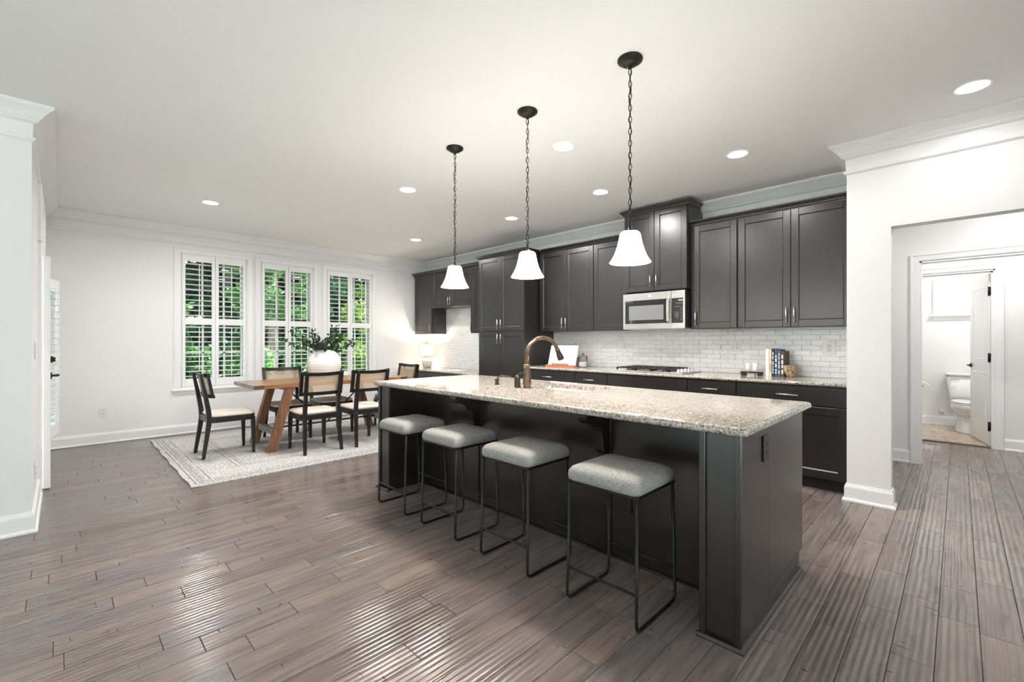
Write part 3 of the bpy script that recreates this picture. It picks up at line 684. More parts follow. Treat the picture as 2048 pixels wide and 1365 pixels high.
# outlets ------------------------------------------------------------------------
def outlet(name, label, loc, rz, w=.072, h=.116, m='plastic_white', sw=False, par=None, cat='outlet', slot='slot_dark'):
    """plate facing local -y"""
    if par is None: t = thing(name, label, cat, loc, rz); world = False; P = lambda n, b, mm, lb=None: part(n, b, M[mm], t, False, lb)
    else:
        Mx = Matrix.Translation(loc) @ Matrix.Rotation(rz, 4, 'Z'); t = part(name, MB().box(-w / 2, w / 2, -.007, 0, -h / 2, h / 2, .002).xf(Mx), M[m], par, label=label); P = lambda n, b, mm, lb=None: part(n, b.xf(Mx), M[mm], t)
    if par is None: P('plate', MB().box(-w / 2, w / 2, -.006, 0, -h / 2, h / 2, .002), m)
    if sw: P('rocker', MB().box(-.016, .016, -.010, -.004, -.033, .033, .002), m)
    else:
        for s in (-1, 1):
            P('receptacle', MB().box(-.017, .017, -.0085, -.004, s * .0195 - .0145, s * .0195 + .0145, .003), m)
            P('slots', MB().box(-.0085, -.006, -.0092, -.006, s * .0195 - .002, s * .0195 + .008).box(.006, .0085, -.0092, -.006, s * .0195 - .002, s * .0195 + .007).cyl((0, -.0092, s * .0195 - .008), (0, -.006, s * .0195 - .008), .003, n=8), slot)
    return t
yo = YK - .0132
outlet('outlet', 'white outlet on the backsplash left of the cooktop, below the microwave edge', (-3.035, yo, 1.197), 0)
outlet('outlet', 'white outlet on the backsplash right of the cooktop', (-1.676, yo, 1.202), 0)
outlet('outlet', 'wide white outlet plate on the backsplash right of the bowls', (-.862, yo, 1.192), 0, w=.105)
outlet('outlet', 'small white outlet on the backsplash above the cookbook', (-3.80, yo, 1.205), 0)
outlet('wall_switch', 'white switch on the marble beside the desk lamp', (-6.55, yo, 1.19), 0, sw=True, cat='switch')
outlet('outlet', 'white outlet low on the dining wall left of the windows', (XW + .001, .361, .386), R(90))
outlet('wall_switch', 'white switch near the outside door at far left', (-4.75, YL + .001, 1.19), R(180), w=.12, sw=True, cat='switch')
outlet('outlet', 'white outlet low on the left wall by the outside door', (-4.70, YL + .001, .33), R(180))

# ================================================================== ISLAND
isl = thing('kitchen_island', 'dark espresso kitchen island with corner posts and seating overhang', 'island', (-2.09, 2.45, 0))
IM = M['island_paint']; ZI = .876
part('body', MB().box(-3.38, -2.45, 2.30, 2.93, .10, ZI, .001).box(-1.77, -.66, 2.30, 2.93, .10, ZI, .001).box(-2.45, -1.77, 2.30, 2.93, .10, .68, .001).box(-2.45, -1.77, 2.30, 2.47, .68, ZI, .001).box(-2.45, -1.77, 2.89, 2.93, .68, ZI, .001), IM, isl); part('toe_kick', MB().box(-3.38, -.66, 2.30, 2.86, 0, .10), M['toe_black'], isl)
for a, b in ((-3.385, -2.652), (-2.628, -1.468), (-1.444, -.792)): part('back_panel', MB().box(a, b, 2.280, 2.30, .0, ZI, .002), IM, isl)
for x in (-2.640, -1.456): part('batten', MB().box(x - .012, x + .012, 2.270, 2.30, 0, ZI, .002), IM, isl)
for sx, x0, x1 in ((-1, -3.56, -3.385), (1, -.792, -.622)):
    po = part('corner_post', MB().box(x0, x1, 1.945, 2.30, 0, ZI, .002), IM, isl)
    e = .026
    part('post_trim', MB().box(x0, x0 + e, 1.932, 1.946, 0, ZI, .002), IM, po); part('post_trim', MB().box(x1 - e, x1, 1.932, 1.946, 0, ZI, .002), IM, po)
part('end_panel', MB().box(-.648, -.622, 2.30, 2.93, .10, ZI, .002).box(-.648, -.622, 2.30, 2.86, 0, .10), IM, isl); part('end_panel', MB().box(-3.56, -3.38, 2.30, 2.93, 0, ZI, .002), IM, isl)
QR = [(-.001, 0), (.016, 0), (.0155, .006), (.011, .012), (.006, .0155), (-.001, .016)]
part('shoe_moulding', sweep([(-.80, 1.932), (-.622, 1.932), (-.622, 2.87)], QR), IM, isl)
part('shoe_moulding', sweep([(-3.56, 2.3), (-3.56, 1.932), (-3.38, 1.932)], QR), IM, isl)
part('shoe_moulding', sweep([(-3.385, 2.28), (-.792, 2.28)], [(o * 1.2, z * .9) for o, z in QR]), IM, isl)
prof = [(0, 0), (-.245, 0), (-.245, -.022), (-.232, -.030), (-.232, -.045), (-.222, -.062), (-.200, -.078), (-.165, -.088), (-.125, -.096), (-.095, -.115), (-.078, -.145), (-.070, -.185), (-.066, -.225), (-.058, -.255), (-.040, -.275), (-.015, -.285), (0, -.288)]
for x in (-2.655, -1.49):
    part('corbel', MB().prism([(2.28 + a, ZI - .001 + b) for a, b in prof], 0, x - .032, x + .032), IM, isl)
outlet('island_outlet', 'black outlet low on the seating side', (-1.347, 2.279, .336), 0, m='bronze_dark', par=isl, slot='void')
outlet('island_outlet', 'bronze outlet high on the end panel', (-.6215, 2.247, .775), R(90), m='bronze_dark', par=isl, slot='void')
for i in range(4):
    a = -3.34 + i * .66
    fr = MB().box(a, a + .64, 2.93, 2.95, .12, .70, .003).box(a, a + .64, 2.93, 2.95, .715, .865, .003); part('kitchen_side_front', fr, IM, isl)
# sink
t = thing('sink', 'undermounted stainless steel sink in the island', 'sink', (-2.11, 2.68, .70))
mb = MB(); lo = [(x, y) for x, y in rrect(-2.43, -1.79, 2.49, 2.87, .05)]; li = [(x, y) for x, y in rrect(-2.42, -1.80, 2.50, 2.86, .045)]; lb = [(x, y) for x, y in rrect(-2.39, -1.83, 2.53, 2.83, .06)]
mb.ring([[(x, y, .876) for x, y in lo], [(x, y, .876) for x, y in li], [(x, y, .72) for x, y in li], [(x, y, .70) for x, y in lb]], caps=False)
mb.f.append(tuple(len(mb.v) - len(lb) + i for i in range(len(lb)))); mb.s.append(False)
part('basin', mb, M['steel'], t); part('drain', MB().lathe([(.045, .7005), (.045, .703), (.03, .703), (.028, .701)], (-2.11, 2.72, 0), 20), M['chrome'], t)
# faucet
t = thing('faucet', 'tall oil rubbed bronze gooseneck faucet with pull down head', 'faucet', (-2.25, 2.415, .914)); bx, by = -2.25, 2.415
part('base', MB().lathe([(.031, 0), (.031, .006), (.027, .012), (.029, .02), (.031, .05), (.027, .09), (.021, .13), (.019, .158), (.024, .162), (.026, .168), (.022, .174), (.017, .176)], (bx, by, .914), 24), M['bronze'], t)
arc = [(bx, by, 1.085), (bx, by, 1.155)]; r = .130; ux, uy = .36, .933
for i in range(0, 15): a = R(180 - i * 11.5); q_ = r + r * math.cos(a); arc.append((bx + ux * q_, by + uy * q_, 1.155 + r * math.sin(a)))
part('neck', MB().tube(arc, .0145, 16), M['bronze'], t)
e = Vector(arc[-1]); dv = (Vector(arc[-1]) - Vector(arc[-2])).normalized()
part('spray_head', MB().tube([e - dv * .004, e + dv * .012, e + dv * .018, e + dv * .04, e + dv * .07, e + dv * .085], .02, 16, rr=[.0165, .019, .016, .021, .025, .023]), M['bronze_dark'], t)
sx, sy = -2.335, 2.40
part('valve', MB().lathe([(.027, 0), (.027, .006), (.022, .012), (.024, .03), (.022, .055), (.025, .06), (.021, .072), (.016, .085), (.006, .094)], (sx, sy, .914), 20), M['bronze_dark'], t)
part('lever', MB().tube([(sx, sy, 1.0), (sx + .02, sy + .02, 1.018), (sx + .055, sy + .05, 1.035), (sx + .075, sy + .065, 1.05)], .006, 10, rr=[.009, .006, .005, .006]), M['bronze_dark'], t)
sx, sy = -2.60, 2.44
t = thing('soap_dispenser', 'small dark bronze soap dispenser left of the faucet', 'soap dispenser', (sx, sy, .914))
part('body', MB().lathe([(.022, 0), (.022, .005), (.016, .012), (.015, .03), (.019, .034), (.019, .042), (.012, .048)], (sx, sy, .914), 20), M['bronze_dark'], t)
part('spout', MB().tube([(sx, sy, .96), (sx + .01, sy + .01, .975), (sx + .035, sy + .03, .985), (sx + .06, sy + .055, .978), (sx + .085, sy + .075, .975)], .006, 10), M['bronze_dark'], t)
# ================================================================== APPLIANCES
def text(body, size, loc, rot, mat_, parent, name='lettering', align='CENTER', ls=1.0):
    c = bpy.data.curves.new(name, 'FONT'); c.body = body; c.size = size; c.align_x = align; c.align_y = 'CENTER'; c.space_line = ls; c.extrude = .0002
    tmp = bpy.data.objects.new(name, c); COL.objects.link(tmp); bpy.context.view_layer.update()
    me = bpy.data.meshes.new_from_object(tmp); bpy.data.objects.remove(tmp); me.materials.clear(); me.materials.append(M[mat_])
    return link(name, me, None, parent, loc, rot)
mat('print_white', (.75, .75, .73), .6); mat('print_grey', (.35, .35, .34), .6)
t = thing('microwave', 'stainless steel over the range microwave with black glass door', 'microwave', (-2.42, YC, 1.392)); x0, x1, z0, z1 = -2.79, -2.05, 1.392, 1.806; yf = 4.645
part('body', MB().box(x0 + .002, x1 - .002, yf + .03, YC - .012, z0 + .012, z1, .003), M['black_plastic'], t)
mb = MB(); xd = x0 + .585
def fr_rect(mb, a0, a1, b0, b1, c0, c1, d0, d1, y0, y1): mb.box(a0, c0, y0, y1, b0, b1, .002).box(c1, a1, y0, y1, b0, b1, .002).box(c0, c1, y0, y1, b0, d0, .002).box(c0, c1, y0, y1, d1, b1, .002)
fr_rect(mb, x0, xd - .001, z0 + .005, z1 - .003, x0 + .028, xd - .04, z0 + .065, z1 - .085, yf, yf + .03)
dr = part('door', mb, M['steel'], t)
part('door_glass', MB().box(x0 + .027, xd - .039, yf + .003, yf + .02, z0 + .064, z1 - .084, .001), M['black_glass'], dr)
mat('mw_window', (.20, .20, .195), .12, spec=.7); part('window', MB().box(x0 + .075, xd - .085, yf + .0022, yf + .01, z0 + .105, z1 - .145, .001), M['mw_window'], dr, label='lighter see-through window')
part('handle', MB().beam([(xd - .022, yf - .002, z0 + .062), (xd - .022, yf - .030, z0 + .085), (xd - .022, yf - .036, z0 + .20), (xd - .022, yf - .030, z1 - .10), (xd - .022, yf - .002, z1 - .078)], .026, .010, up=(0, 1, 0)), M['steel'], dr)
part('logo', MB().cyl((x0 + .34, yf - .0012, z1 - .043), (x0 + .34, yf + .002, z1 - .043), .0165, n=24), M['plastic_white'], dr, label='round white emblem')
part('logo_ring', MB().tube([(x0 + .34 + .013 * math.cos(a * .3927), yf - .0016, z1 - .043 + .013 * math.sin(a * .3927)) for a in range(16)], .0012, 6, closed=True), M['steel'], dr)
text('GE', .016, (x0 + .34 - t.location.x, yf - .0018 - t.location.y, z1 - .043 - t.location.z), (R(90), 0, 0), 'steel', dr, 'logo_monogram')
mb = MB(); fr_rect(mb, xd + .001, x1, z0 + .005, z1 - .003, xd + .006, x1 - .022, z0 + .062, z1 - .085, yf, yf + .03); cp = part('control_frame', mb, M['steel'], t)
part('control_panel', MB().box(xd + .005, x1 - .021, yf + .002, yf + .02, z0 + .061, z1 - .084, .001), M['black_plastic'], cp)
ox, oy, oz = xd + .075 - t.location.x, yf + .0016 - t.location.y, 0
part('display', MB().box(xd + .085, xd + .098, yf + .0012, yf + .003, z1 - .114, z1 - .102).box(xd + .101, xd + .112, yf + .0012, yf + .003, z1 - .114, z1 - .103).box(xd + .115, xd + .128, yf + .0012, yf + .003, z1 - .115, z1 - .104), M['print_white'], cp)
text('1  2  3\n4  5  6\n7  8  9\n   0', .016, (xd + .062 - t.location.x, oy, z0 + .145 - t.location.z), (R(90), 0, 0), 'print_white', cp, 'keypad', ls=1.25)
mb = MB()
for i in range(6): mb.box(xd + .108, xd + .122, yf + .0012, yf + .003, z0 + .095 + i * .024, z0 + .099 + i * .024)
for i in range(3): mb.box(xd + .04 + i * .026, xd + .056 + i * .026, yf + .0012, yf + .003, z0 + .235, z0 + .239)
mb.box(xd + .055, xd + .125, yf + .0012, yf + .003, z0 + .272, z0 + .276)
part('key_marks', mb, M['print_grey'], cp)
part('vent_base', MB().box(x0 + .01, x1 - .01, yf + .01, YC - .02, z0, z0 + .014, .002), M['steel'], t)
for a in (-2.70, -2.36): part('grease_filter', MB().box(a, a + .22, yf + .06, yf + .25, z0 - .006, z0 + .002, .002), M['steel'], t)

# cooktop
t = thing('cooktop', 'stainless gas cooktop with black grates and silver knobs', 'cooktop', (-2.43, 4.78, .914)); zc = .914
part('tray', MB().box(-2.84, -2.03, 4.54, 5.02, zc, zc + .012, .004), M['steel'], t)
for bx_, by_ in ((-2.70, 4.66), (-2.70, 4.90), (-2.48, 4.78), (-2.27, 4.66), (-2.27, 4.90)):
    part('burner', MB().lathe([(.05, .012), (.05, .018), (.036, .020), (.036, .030), (.030, .034)], (bx_, by_, zc), 20), M['black_metal'], t)
for gx0, gx1 in ((-2.82, -2.58), (-2.575, -2.385), (-2.38, -2.17)):
    g = MB(); zz = zc + .048
    for y in (4.555, 5.005): g.box(gx0, gx1, y - .007, y + .007, zz - .012, zz, .002)
    for x in (gx0 + .007, gx1 - .007): g.box(x - .007, x + .007, 4.555, 5.005, zz - .012, zz, .002)
    for y in (4.66, 4.78, 4.90): g.box(gx0, gx1, y - .005, y + .005, zz - .010, zz + .002, .002)
    m = (gx0 + gx1) / 2; g.box(m - .005, m + .005, 4.555, 5.005, zz - .010, zz + .002, .002)
    for x in (gx0 + .007, gx1 - .007):
        for y in (4.56, 5.0): g.box(x - .008, x + .008, y - .008, y + .008, zc + .011, zz, .002)
    part('grate', g, M['black_metal'], t)
for i in range(5): part('knob', MB().lathe([(.021, .012), (.021, .016), (.018, .020), (.016, .042), (.012, .046)], (-2.10, 4.60 + i * .085, zc), 18), M['chrome'], t)

# ================================================================== LIGHT FITTINGS
cans = [(-5.895, 1.166, 'recessed ceiling light nearest the dining windows at left'), (-3.977, 2.484, 'recessed ceiling light left of the far pendant, nearer the viewer'), (-5.849, 3.801, 'recessed ceiling light above the far end of the dining table'), (-3.976, 3.981, 'recessed ceiling light in front of the tall pantry'),
        (-2.216, 2.805, 'recessed ceiling light between the middle and near pendants'), (-2.624, 3.929, 'recessed ceiling light left of the cabinet above the microwave'), (-1.292, 3.927, 'recessed ceiling light in front of the right end cabinets'), (.058, 3.889, 'large looking recessed ceiling light near the hallway opening at right')]
added_cans = [(.6, -2.0, 'added recessed light behind the viewpoint'),  # unseen lamps added to brighten living room, hall and bathroom
         (.5, 5.35, 'added recessed hallway light behind the header'), (.3, 7.0, 'added recessed light in the small vestibule'), (.45, 8.5, 'added recessed ceiling light inside the bathroom')]
ring_me = MB().lathe([(.098, 0), (.098, -.004), (.090, -.007), (.074, -.004), (.070, .0)], n=32, caps=False).mesh('trim_ring'); lens_me = MB().lathe([(.0735, -.0025), (.0735, -.0015), (.05, -.001)], n=32).mesh('lens')
for x, y, lb in cans + added_cans:
    t = thing('recessed_light', lb, 'ceiling light', (x, y, ZC), group='recessed ceiling lights'); link('trim_ring', ring_me, M['can_trim'], t); link('lens', lens_me, M['can_lens'], t)
    l = bpy.data.lights.new('recessed_lamp', 'AREA'); l.shape = 'DISK'; l.size = .13; l.energy = CAN_W * (.85 if 4.5 < y < 8 else 1.0 if y > 8 else .18 if x > -.5 and y > 3 else .45 if x > -2 and y > 3 else 1); l.color = (1, .985, .965); l.spread = R(CAN_SPREAD)
    lo = bpy.data.objects.new('recessed_lamp', l); COL.objects.link(lo); lo.parent = t; lo.location = (0, 0, -.010)
# pendants
lk = []
n_ = 14
for i in range(n_):
    a = 2 * math.pi * i / n_; lk.append((.0085 * math.cos(a), 0, .019 * math.sin(a)))
link_me = MB().tube(lk, .0022, 6, closed=True, up=(0, 1, 0)).mesh('chain_link')
for x, y, lb in ((-2.845, 2.21, 'far left bell glass pendant hung by chain over the island'), (-2.046, 2.20, 'middle bell glass pendant hung by chain over the island'), (-1.272, 2.19, 'near right bell glass pendant hung by chain over the island')):
    t = thing('pendant_light', lb, 'pendant light', (x, y, ZC), group='island pendants'); zs = 1.688 - ZC
    part('canopy', MB().lathe([(.066, 0), (.068, -.006), (.066, -.012), (.052, -.018), (.046, -.026), (.040, -.030), (.030, -.034), (.012, -.038), (.010, -.052)], n=32), M['iron_dark'], t, False)
    ztop = -.055; zbot = zs + .215; n = int(round((ztop - zbot) / .0318)); pit = (ztop - zbot) / n
    for i in range(n): link('chain_link', link_me, M['iron_dark'], t, (0, 0, ztop - (i + .5) * pit), (0, 0, (i % 2) * R(90) + R(45)))
    cord = [(.004 * math.sin(i * 1.3), .004 * math.cos(i * 1.1) + .006 * math.sin(i * .45), ztop + .01 + (zbot - ztop) * i / 40) for i in range(41)]
    part('cord', MB().tube(cord, .0022, 6), M['iron_dark'], t, False)
    part('socket_cap', MB().lathe([(.004, .222), (.007, .215), (.007, .200), (.010, .196), (.011, .182), (.024, .178), (.036, .172), (.040, .166), (.040, .160), (.03, .158)], (0, 0, zs), 24), M['iron_dark'], t, False)
    part('loop', MB().tube([(.011 * math.cos(k * .5236), 0, zs + .226 + .011 * math.sin(k * .5236)) for k in range(12)], .0024, 6, closed=True, up=(0, 1, 0)), M['iron_dark'], t, False)
    pr = [(.046, .166), (.052, .160), (.056, .148), (.060, .125), (.067, .095), (.077, .062), (.089, .035), (.101, .014), (.109, .003), (.110, 0)]
    part('shade', MB().lathe(pr + [(.107, .002)] + [(r - .004, z) for r, z in pr[::-1][1:]], (0, 0, zs), 40, caps=False), M['shade_glass'], t, False, 'lit white glass shade')
    part('bulb', MB().lathe([(.001, .035), (.016, .04), (.026, .055), (.029, .07), (.024, .095), (.014, .115), (.013, .15)], (0, 0, zs), 16), M['can_lens'], t, False)
    l = bpy.data.lights.new('pendant_lamp', 'POINT'); l.energy = PEND_W; l.color = (1, .90, .76); l.shadow_soft_size = .028
    lo = bpy.data.objects.new('pendant_lamp', l); COL.objects.link(lo); lo.parent = t; lo.location = (0, 0, zs + .018)

# ================================================================== STOOLS
def make_stool():
    t = thing('bar_stool', 'x', 'stool'); zt = .578; zb = .0075; r = .0075
    for s in (-1, 1):
        xb, xt = s * .186, s * .180
        yF, yB = -.183, .183; q = .03
        path = [(xt, -.168, zt)] + [(xb, -.182, .05)]
        for k in range(1, 6): a = R(90 * k / 5); path.append((xb, yF + q * (1 - math.cos(a)), zb + q * (1 - math.sin(a)) + .0))
        path[1] = (xb, yF, zb + q + .01)
        for k in range(0, 5): a = R(90 * k / 5); path.append((xb, yB - q * (1 - math.sin(a)), zb + q * (1 - math.cos(a))))
        path += [(xb, yB, zb + q + .01), (xt, .168, zt)]
        part('side_frame', MB().tube(path, r, 10), M['black_metal'], t, False)
    for y in (-.180, .180): part('crossbar', MB().cyl((-.185, y, .165), (.185, y, .165), .0065, n=10), M['black_metal'], t, False)
    f = MB().box(-.19, .19, -.178, -.160, .574, .588, .002).box(-.19, .19, .160, .178, .574, .588, .002).box(-.19, -.172, -.16, .16, .574, .588, .002).box(.172, .19, -.16, .16, .574, .588, .002)
    part('seat_frame', f, M['black_metal'], t, False)
    for x in (-.186, .186):
        for y in (-.12, .12): part('glide', MB().cyl((x, y, 0), (x, y, .006), .008, n=8), M['black_plastic'], t, False)
    loops = []; hx, hy = .197, .190
    for ins, z, rr in ((.012, .586, .03), (.002, .594, .04), (0, .612, .045), (.003, .632, .05), (.014, .648, .055), (.035, .659, .06), (.08, .666, .05), (.15, .669, .03)):
        loops.append([(x, y, z) for x, y in rrect(-hx + ins, hx - ins, -hy + ins, hy - ins, min(rr, .04), 6)])
    part('cushion', MB().ring(loops), M['stool_fabric'], t, False, 'grey tweed cushion'); return t
st = make_stool()
for i, (x, lb) in enumerate(((-3.000, 'grey tweed bar stool farthest from the viewer, by the far island post'), (-2.417, 'second grey tweed bar stool from the far island post'), (-1.80, 'third grey tweed bar stool from the far island post'), (-1.163, 'nearest grey tweed bar stool, in front of the low black outlet'))):
    o = st if i == 0 else copy_tree(st); o.location = (x, 1.918, 0); tag(o, lb, 'stool', 'bar stools at the island')

# ================================================================== DINING
rg = MB()
nx_, ny_ = 26, 34
rx0, rx1, ry0, ry1 = -7.20, -4.64, .78, 4.22
rl = random.Random(9)
top = [[((i / nx_ - .5) * 2.56, (j / ny_ - .5) * 3.44 + (.007 * math.sin(i * 1.1) if j == 0 else 0), .010 + (.004 * abs(math.sin(i * 1.9)) if j == 0 else 0)) for i in range(nx_ + 1)] for j in range(ny_ + 1)]
vs = [p for r_ in top for p in r_]; fs = [(j * (nx_ + 1) + i, j * (nx_ + 1) + i + 1, (j + 1) * (nx_ + 1) + i + 1, (j + 1) * (nx_ + 1) + i) for j in range(ny_) for i in range(nx_)]
rg.add(vs, fs); b = len(vs)
edge = [i for i in range(nx_ + 1)] + [(j + 1) * (nx_ + 1) - 1 for j in range(1, ny_ + 1)] + [ny_ * (nx_ + 1) + i for i in range(nx_ - 1, -1, -1)] + [j * (nx_ + 1) for j in range(ny_ - 1, 0, -1)]
lowv = [(vs[e][0], vs[e][1], max(vs[e][2] - .009, .0012)) for e in edge]; rg.add(lowv, [tuple(range(len(lowv)))])
for k in range(len(edge)): rg.f.append((edge[k], edge[(k + 1) % len(edge)], b + (k + 1) % len(edge), b + k)); rg.s.append(False)
o = link('area_rug', rg.mesh('area_rug'), M['rug'], None, ((rx0 + rx1) / 2, (ry0 + ry1) / 2, 0)); tag(o, 'large distressed cream and grey patterned rug under the dining table', 'rug')
RZ = .0105
def make_chair():
    t = thing('dining_chair', 'x', 'chair'); bw = M['black_wood']
    for s in (-1, 1):
        x = s * .185
        part('rear_leg', MB().beam([(s * .205, -.262, 0), (s * .195, -.232, .20), (x, -.205, .40), (x, -.212, .50), (x, -.245, .70), (x, -.282, .895)], .036, .042, up=(0, 1, 0), ws=[(.028, .030), (.032, .038), (.036, .046), (.036, .044), (.032, .036), (.028, .026)]), bw, t, False)
        part('front_leg', MB().beam([(s * .198, .215, 0), (s * .195, .208, .40)], .04, .04, up=(0, 1, 0), ws=[(.026, .026), (.042, .042)]), bw, t, False)
    lp = rrect(-.225, .225, -.225, .235, .07, 6)
    part('apron', MB().ring([[(x * .985, y * .985, .372) for x, y in lp], [(x, y, .376) for x, y in lp], [(x, y, .428) for x, y in lp], [(x * .985, y * .985, .433) for x, y in lp]], smooth=False), bw, t, False)
    lq = rrect(-.222, .222, -.205, .235, .075, 6); loops = []
    for k, z in ((.97, .432), (1.0, .438), (1.005, .448), (.99, .456), (.92, .463), (.75, .469), (.4, .472)): loops.append([(x * k, .015 + (y - .015) * k, z) for x, y in lq])
    part('seat_pad', MB().ring(loops), M['seat_fabric'], t, False, 'beige seat pad')
    # curved back frame, leaning with the rear posts
    def bp(u, z, off=0):   # u in [-.24,.24]
        cy = -.045 * (1 - (u / .24) ** 2)
        lean = -.2 - (z - .45) * .185
        return (u, lean + .062 + cy + off, z)
    N = 12; us = [-.24 + .48 * i / N for i in range(N + 1)]
    def rail(z0, z1, th, sag):
        loops = []
        for u in us:
            sg = sag * (1 - (u / .24) ** 2); a0, a1 = bp(u, z0 - sg), bp(u, z1 - sg)
            loops.append([(a0[0], a0[1] - th / 2, a0[2]), (a0[0], a0[1] + th / 2, a0[2]), (a1[0], a1[1] + th / 2, a1[2]), (a1[0], a1[1] - th / 2, a1[2])])
        return MB().ring(loops, smooth=False)
    part('back_rail', rail(.868, .905, .026, .012), bw, t, False); part('back_rail', rail(.640, .678, .026, .0), bw, t, False)
    for s in (-1, 1):
        a = [bp(s * .224, z) for z in (.642, .70, .78, .86, .904)]; part('back_stile', MB().beam(a, .034, .026, up=(0, 1, 0)), bw, t, False)
    # cane sheet with a metric uv for its weave
    cv = MB(); rows = 5; zz = [.672 + (.872 - .672) * j / rows for j in range(rows + 1)]; ui = [-.212 + .424 * i / N for i in range(N + 1)]
    pts = [bp(u, z) for z in zz for u in ui]; fc = [(j * (N + 1) + i, j * (N + 1) + i + 1, (j + 1) * (N + 1) + i + 1, (j + 1) * (N + 1) + i) for j in range(rows) for i in range(N)]
    cv.add(pts, fc, True); o = part('cane_panel', cv, M['cane'], t, False, 'woven cane webbing'); me = o.data; uvl = me.uv_layers.new(name='UVMap')
    for l in me.loops: c = me.vertices[l.vertex_index].co; uvl.data[l.index].uv = (c.x + 1, c.z)
    # bolts
    for s in (-1, 1): part('bolt', MB().cyl((s * .185, -.228, .40), (s * .185, -.234, .40), .006, n=8), M['chrome'], t, False)
    return t
ch = make_chair()
seats = [(-5.83, 1.31, 0, 'cane back dining chair at the head of the table nearest the left wall'), (-5.30, 2.07, R(90), 'cane back chair on the near side of the table, left of the pair'), (-5.27, 2.645, R(90), 'cane back chair on the near side of the table, next to the island'),
         (-6.13, 2.06, R(-90), 'left cane back chair on the window side of the dining table'), (-6.13, 2.62, R(-90), 'cane back chair on the window side, hidden behind the white vase'), (-5.93, 3.49, R(180), 'cane back dining chair at the far head of the table near the desk lamp')]
for i, (x, y, rz, lb) in enumerate(seats):
    o = ch if i == 0 else copy_tree(ch); o.location = (x, y, RZ + .0022); o.rotation_euler = (0, 0, rz); tag(o, lb, 'chair', 'cane back dining chairs')
# table
TX0, TX1, TY0, TY1 = -6.235, -5.43, 1.475, 3.385; tcx = (TX0 + TX1) / 2
t = thing('dining_table', 'rustic wood trestle dining table with slanted legs and black rods', 'table', (tcx, (TY0 + TY1) / 2, RZ))
nb = 5; bwid = (TX1 - TX0) / nb
for i in range(nb): part('top_board', MB().box(TX0 + i * bwid + .0008, TX0 + (i + 1) * bwid - .0008, TY0 + .10, TY1 - .10, .726, .770, .003), M['table_wood'], t)
for a, b_ in ((TY0, TY0 + .0995), (TY1 - .0995, TY1)): part('breadboard_end', MB().box(TX0, TX1, a, b_, .726, .770, .003), M['table_grey'], t)
for a in (TY0 - .0006, TY1 - .0985):
    for xx in (TX0 - .0006, TX1 - .02): part('corner_block', MB().box(xx, xx + .0206, a, a + .0991, .727, .769, .002), M['table_end'], t)
for ye, s in ((1.665, 1), (3.195, -1)):
    for x in (-5.49, -6.13):
        part('leg', MB().ring([[(x + a * .0425, y_ + b * .044, z_) for a, b in ((-1, -1), (1, -1), (1, 1), (-1, 1))] for y_, z_ in ((ye, RZ + .0004), (ye + s * .20, .726))], smooth=False), M['leg_wood'], t)
    part('leg_stretcher', MB().box(-6.09, -5.53, ye + s * .062 - .03, ye + s * .062 + .03, .18, .25, .003), M['table_grey'], t); part('leg_head', MB().box(-6.17, -5.45, ye + s * .19 - .04, ye + s * .19 + .04, .69, .7255, .003), M['leg_wood'], t)
part('steel_rod', MB().cyl((tcx, 1.70, .215), (tcx, 3.16, .215), .011, n=10), M['black_metal'], t)
for s, ye in ((1, 1.75), (-1, 3.11)): part('steel_brace', MB().cyl((tcx, ye + s * .16, .70), (tcx, ye + s * .66, .225), .009, n=10), M['black_metal'], t)
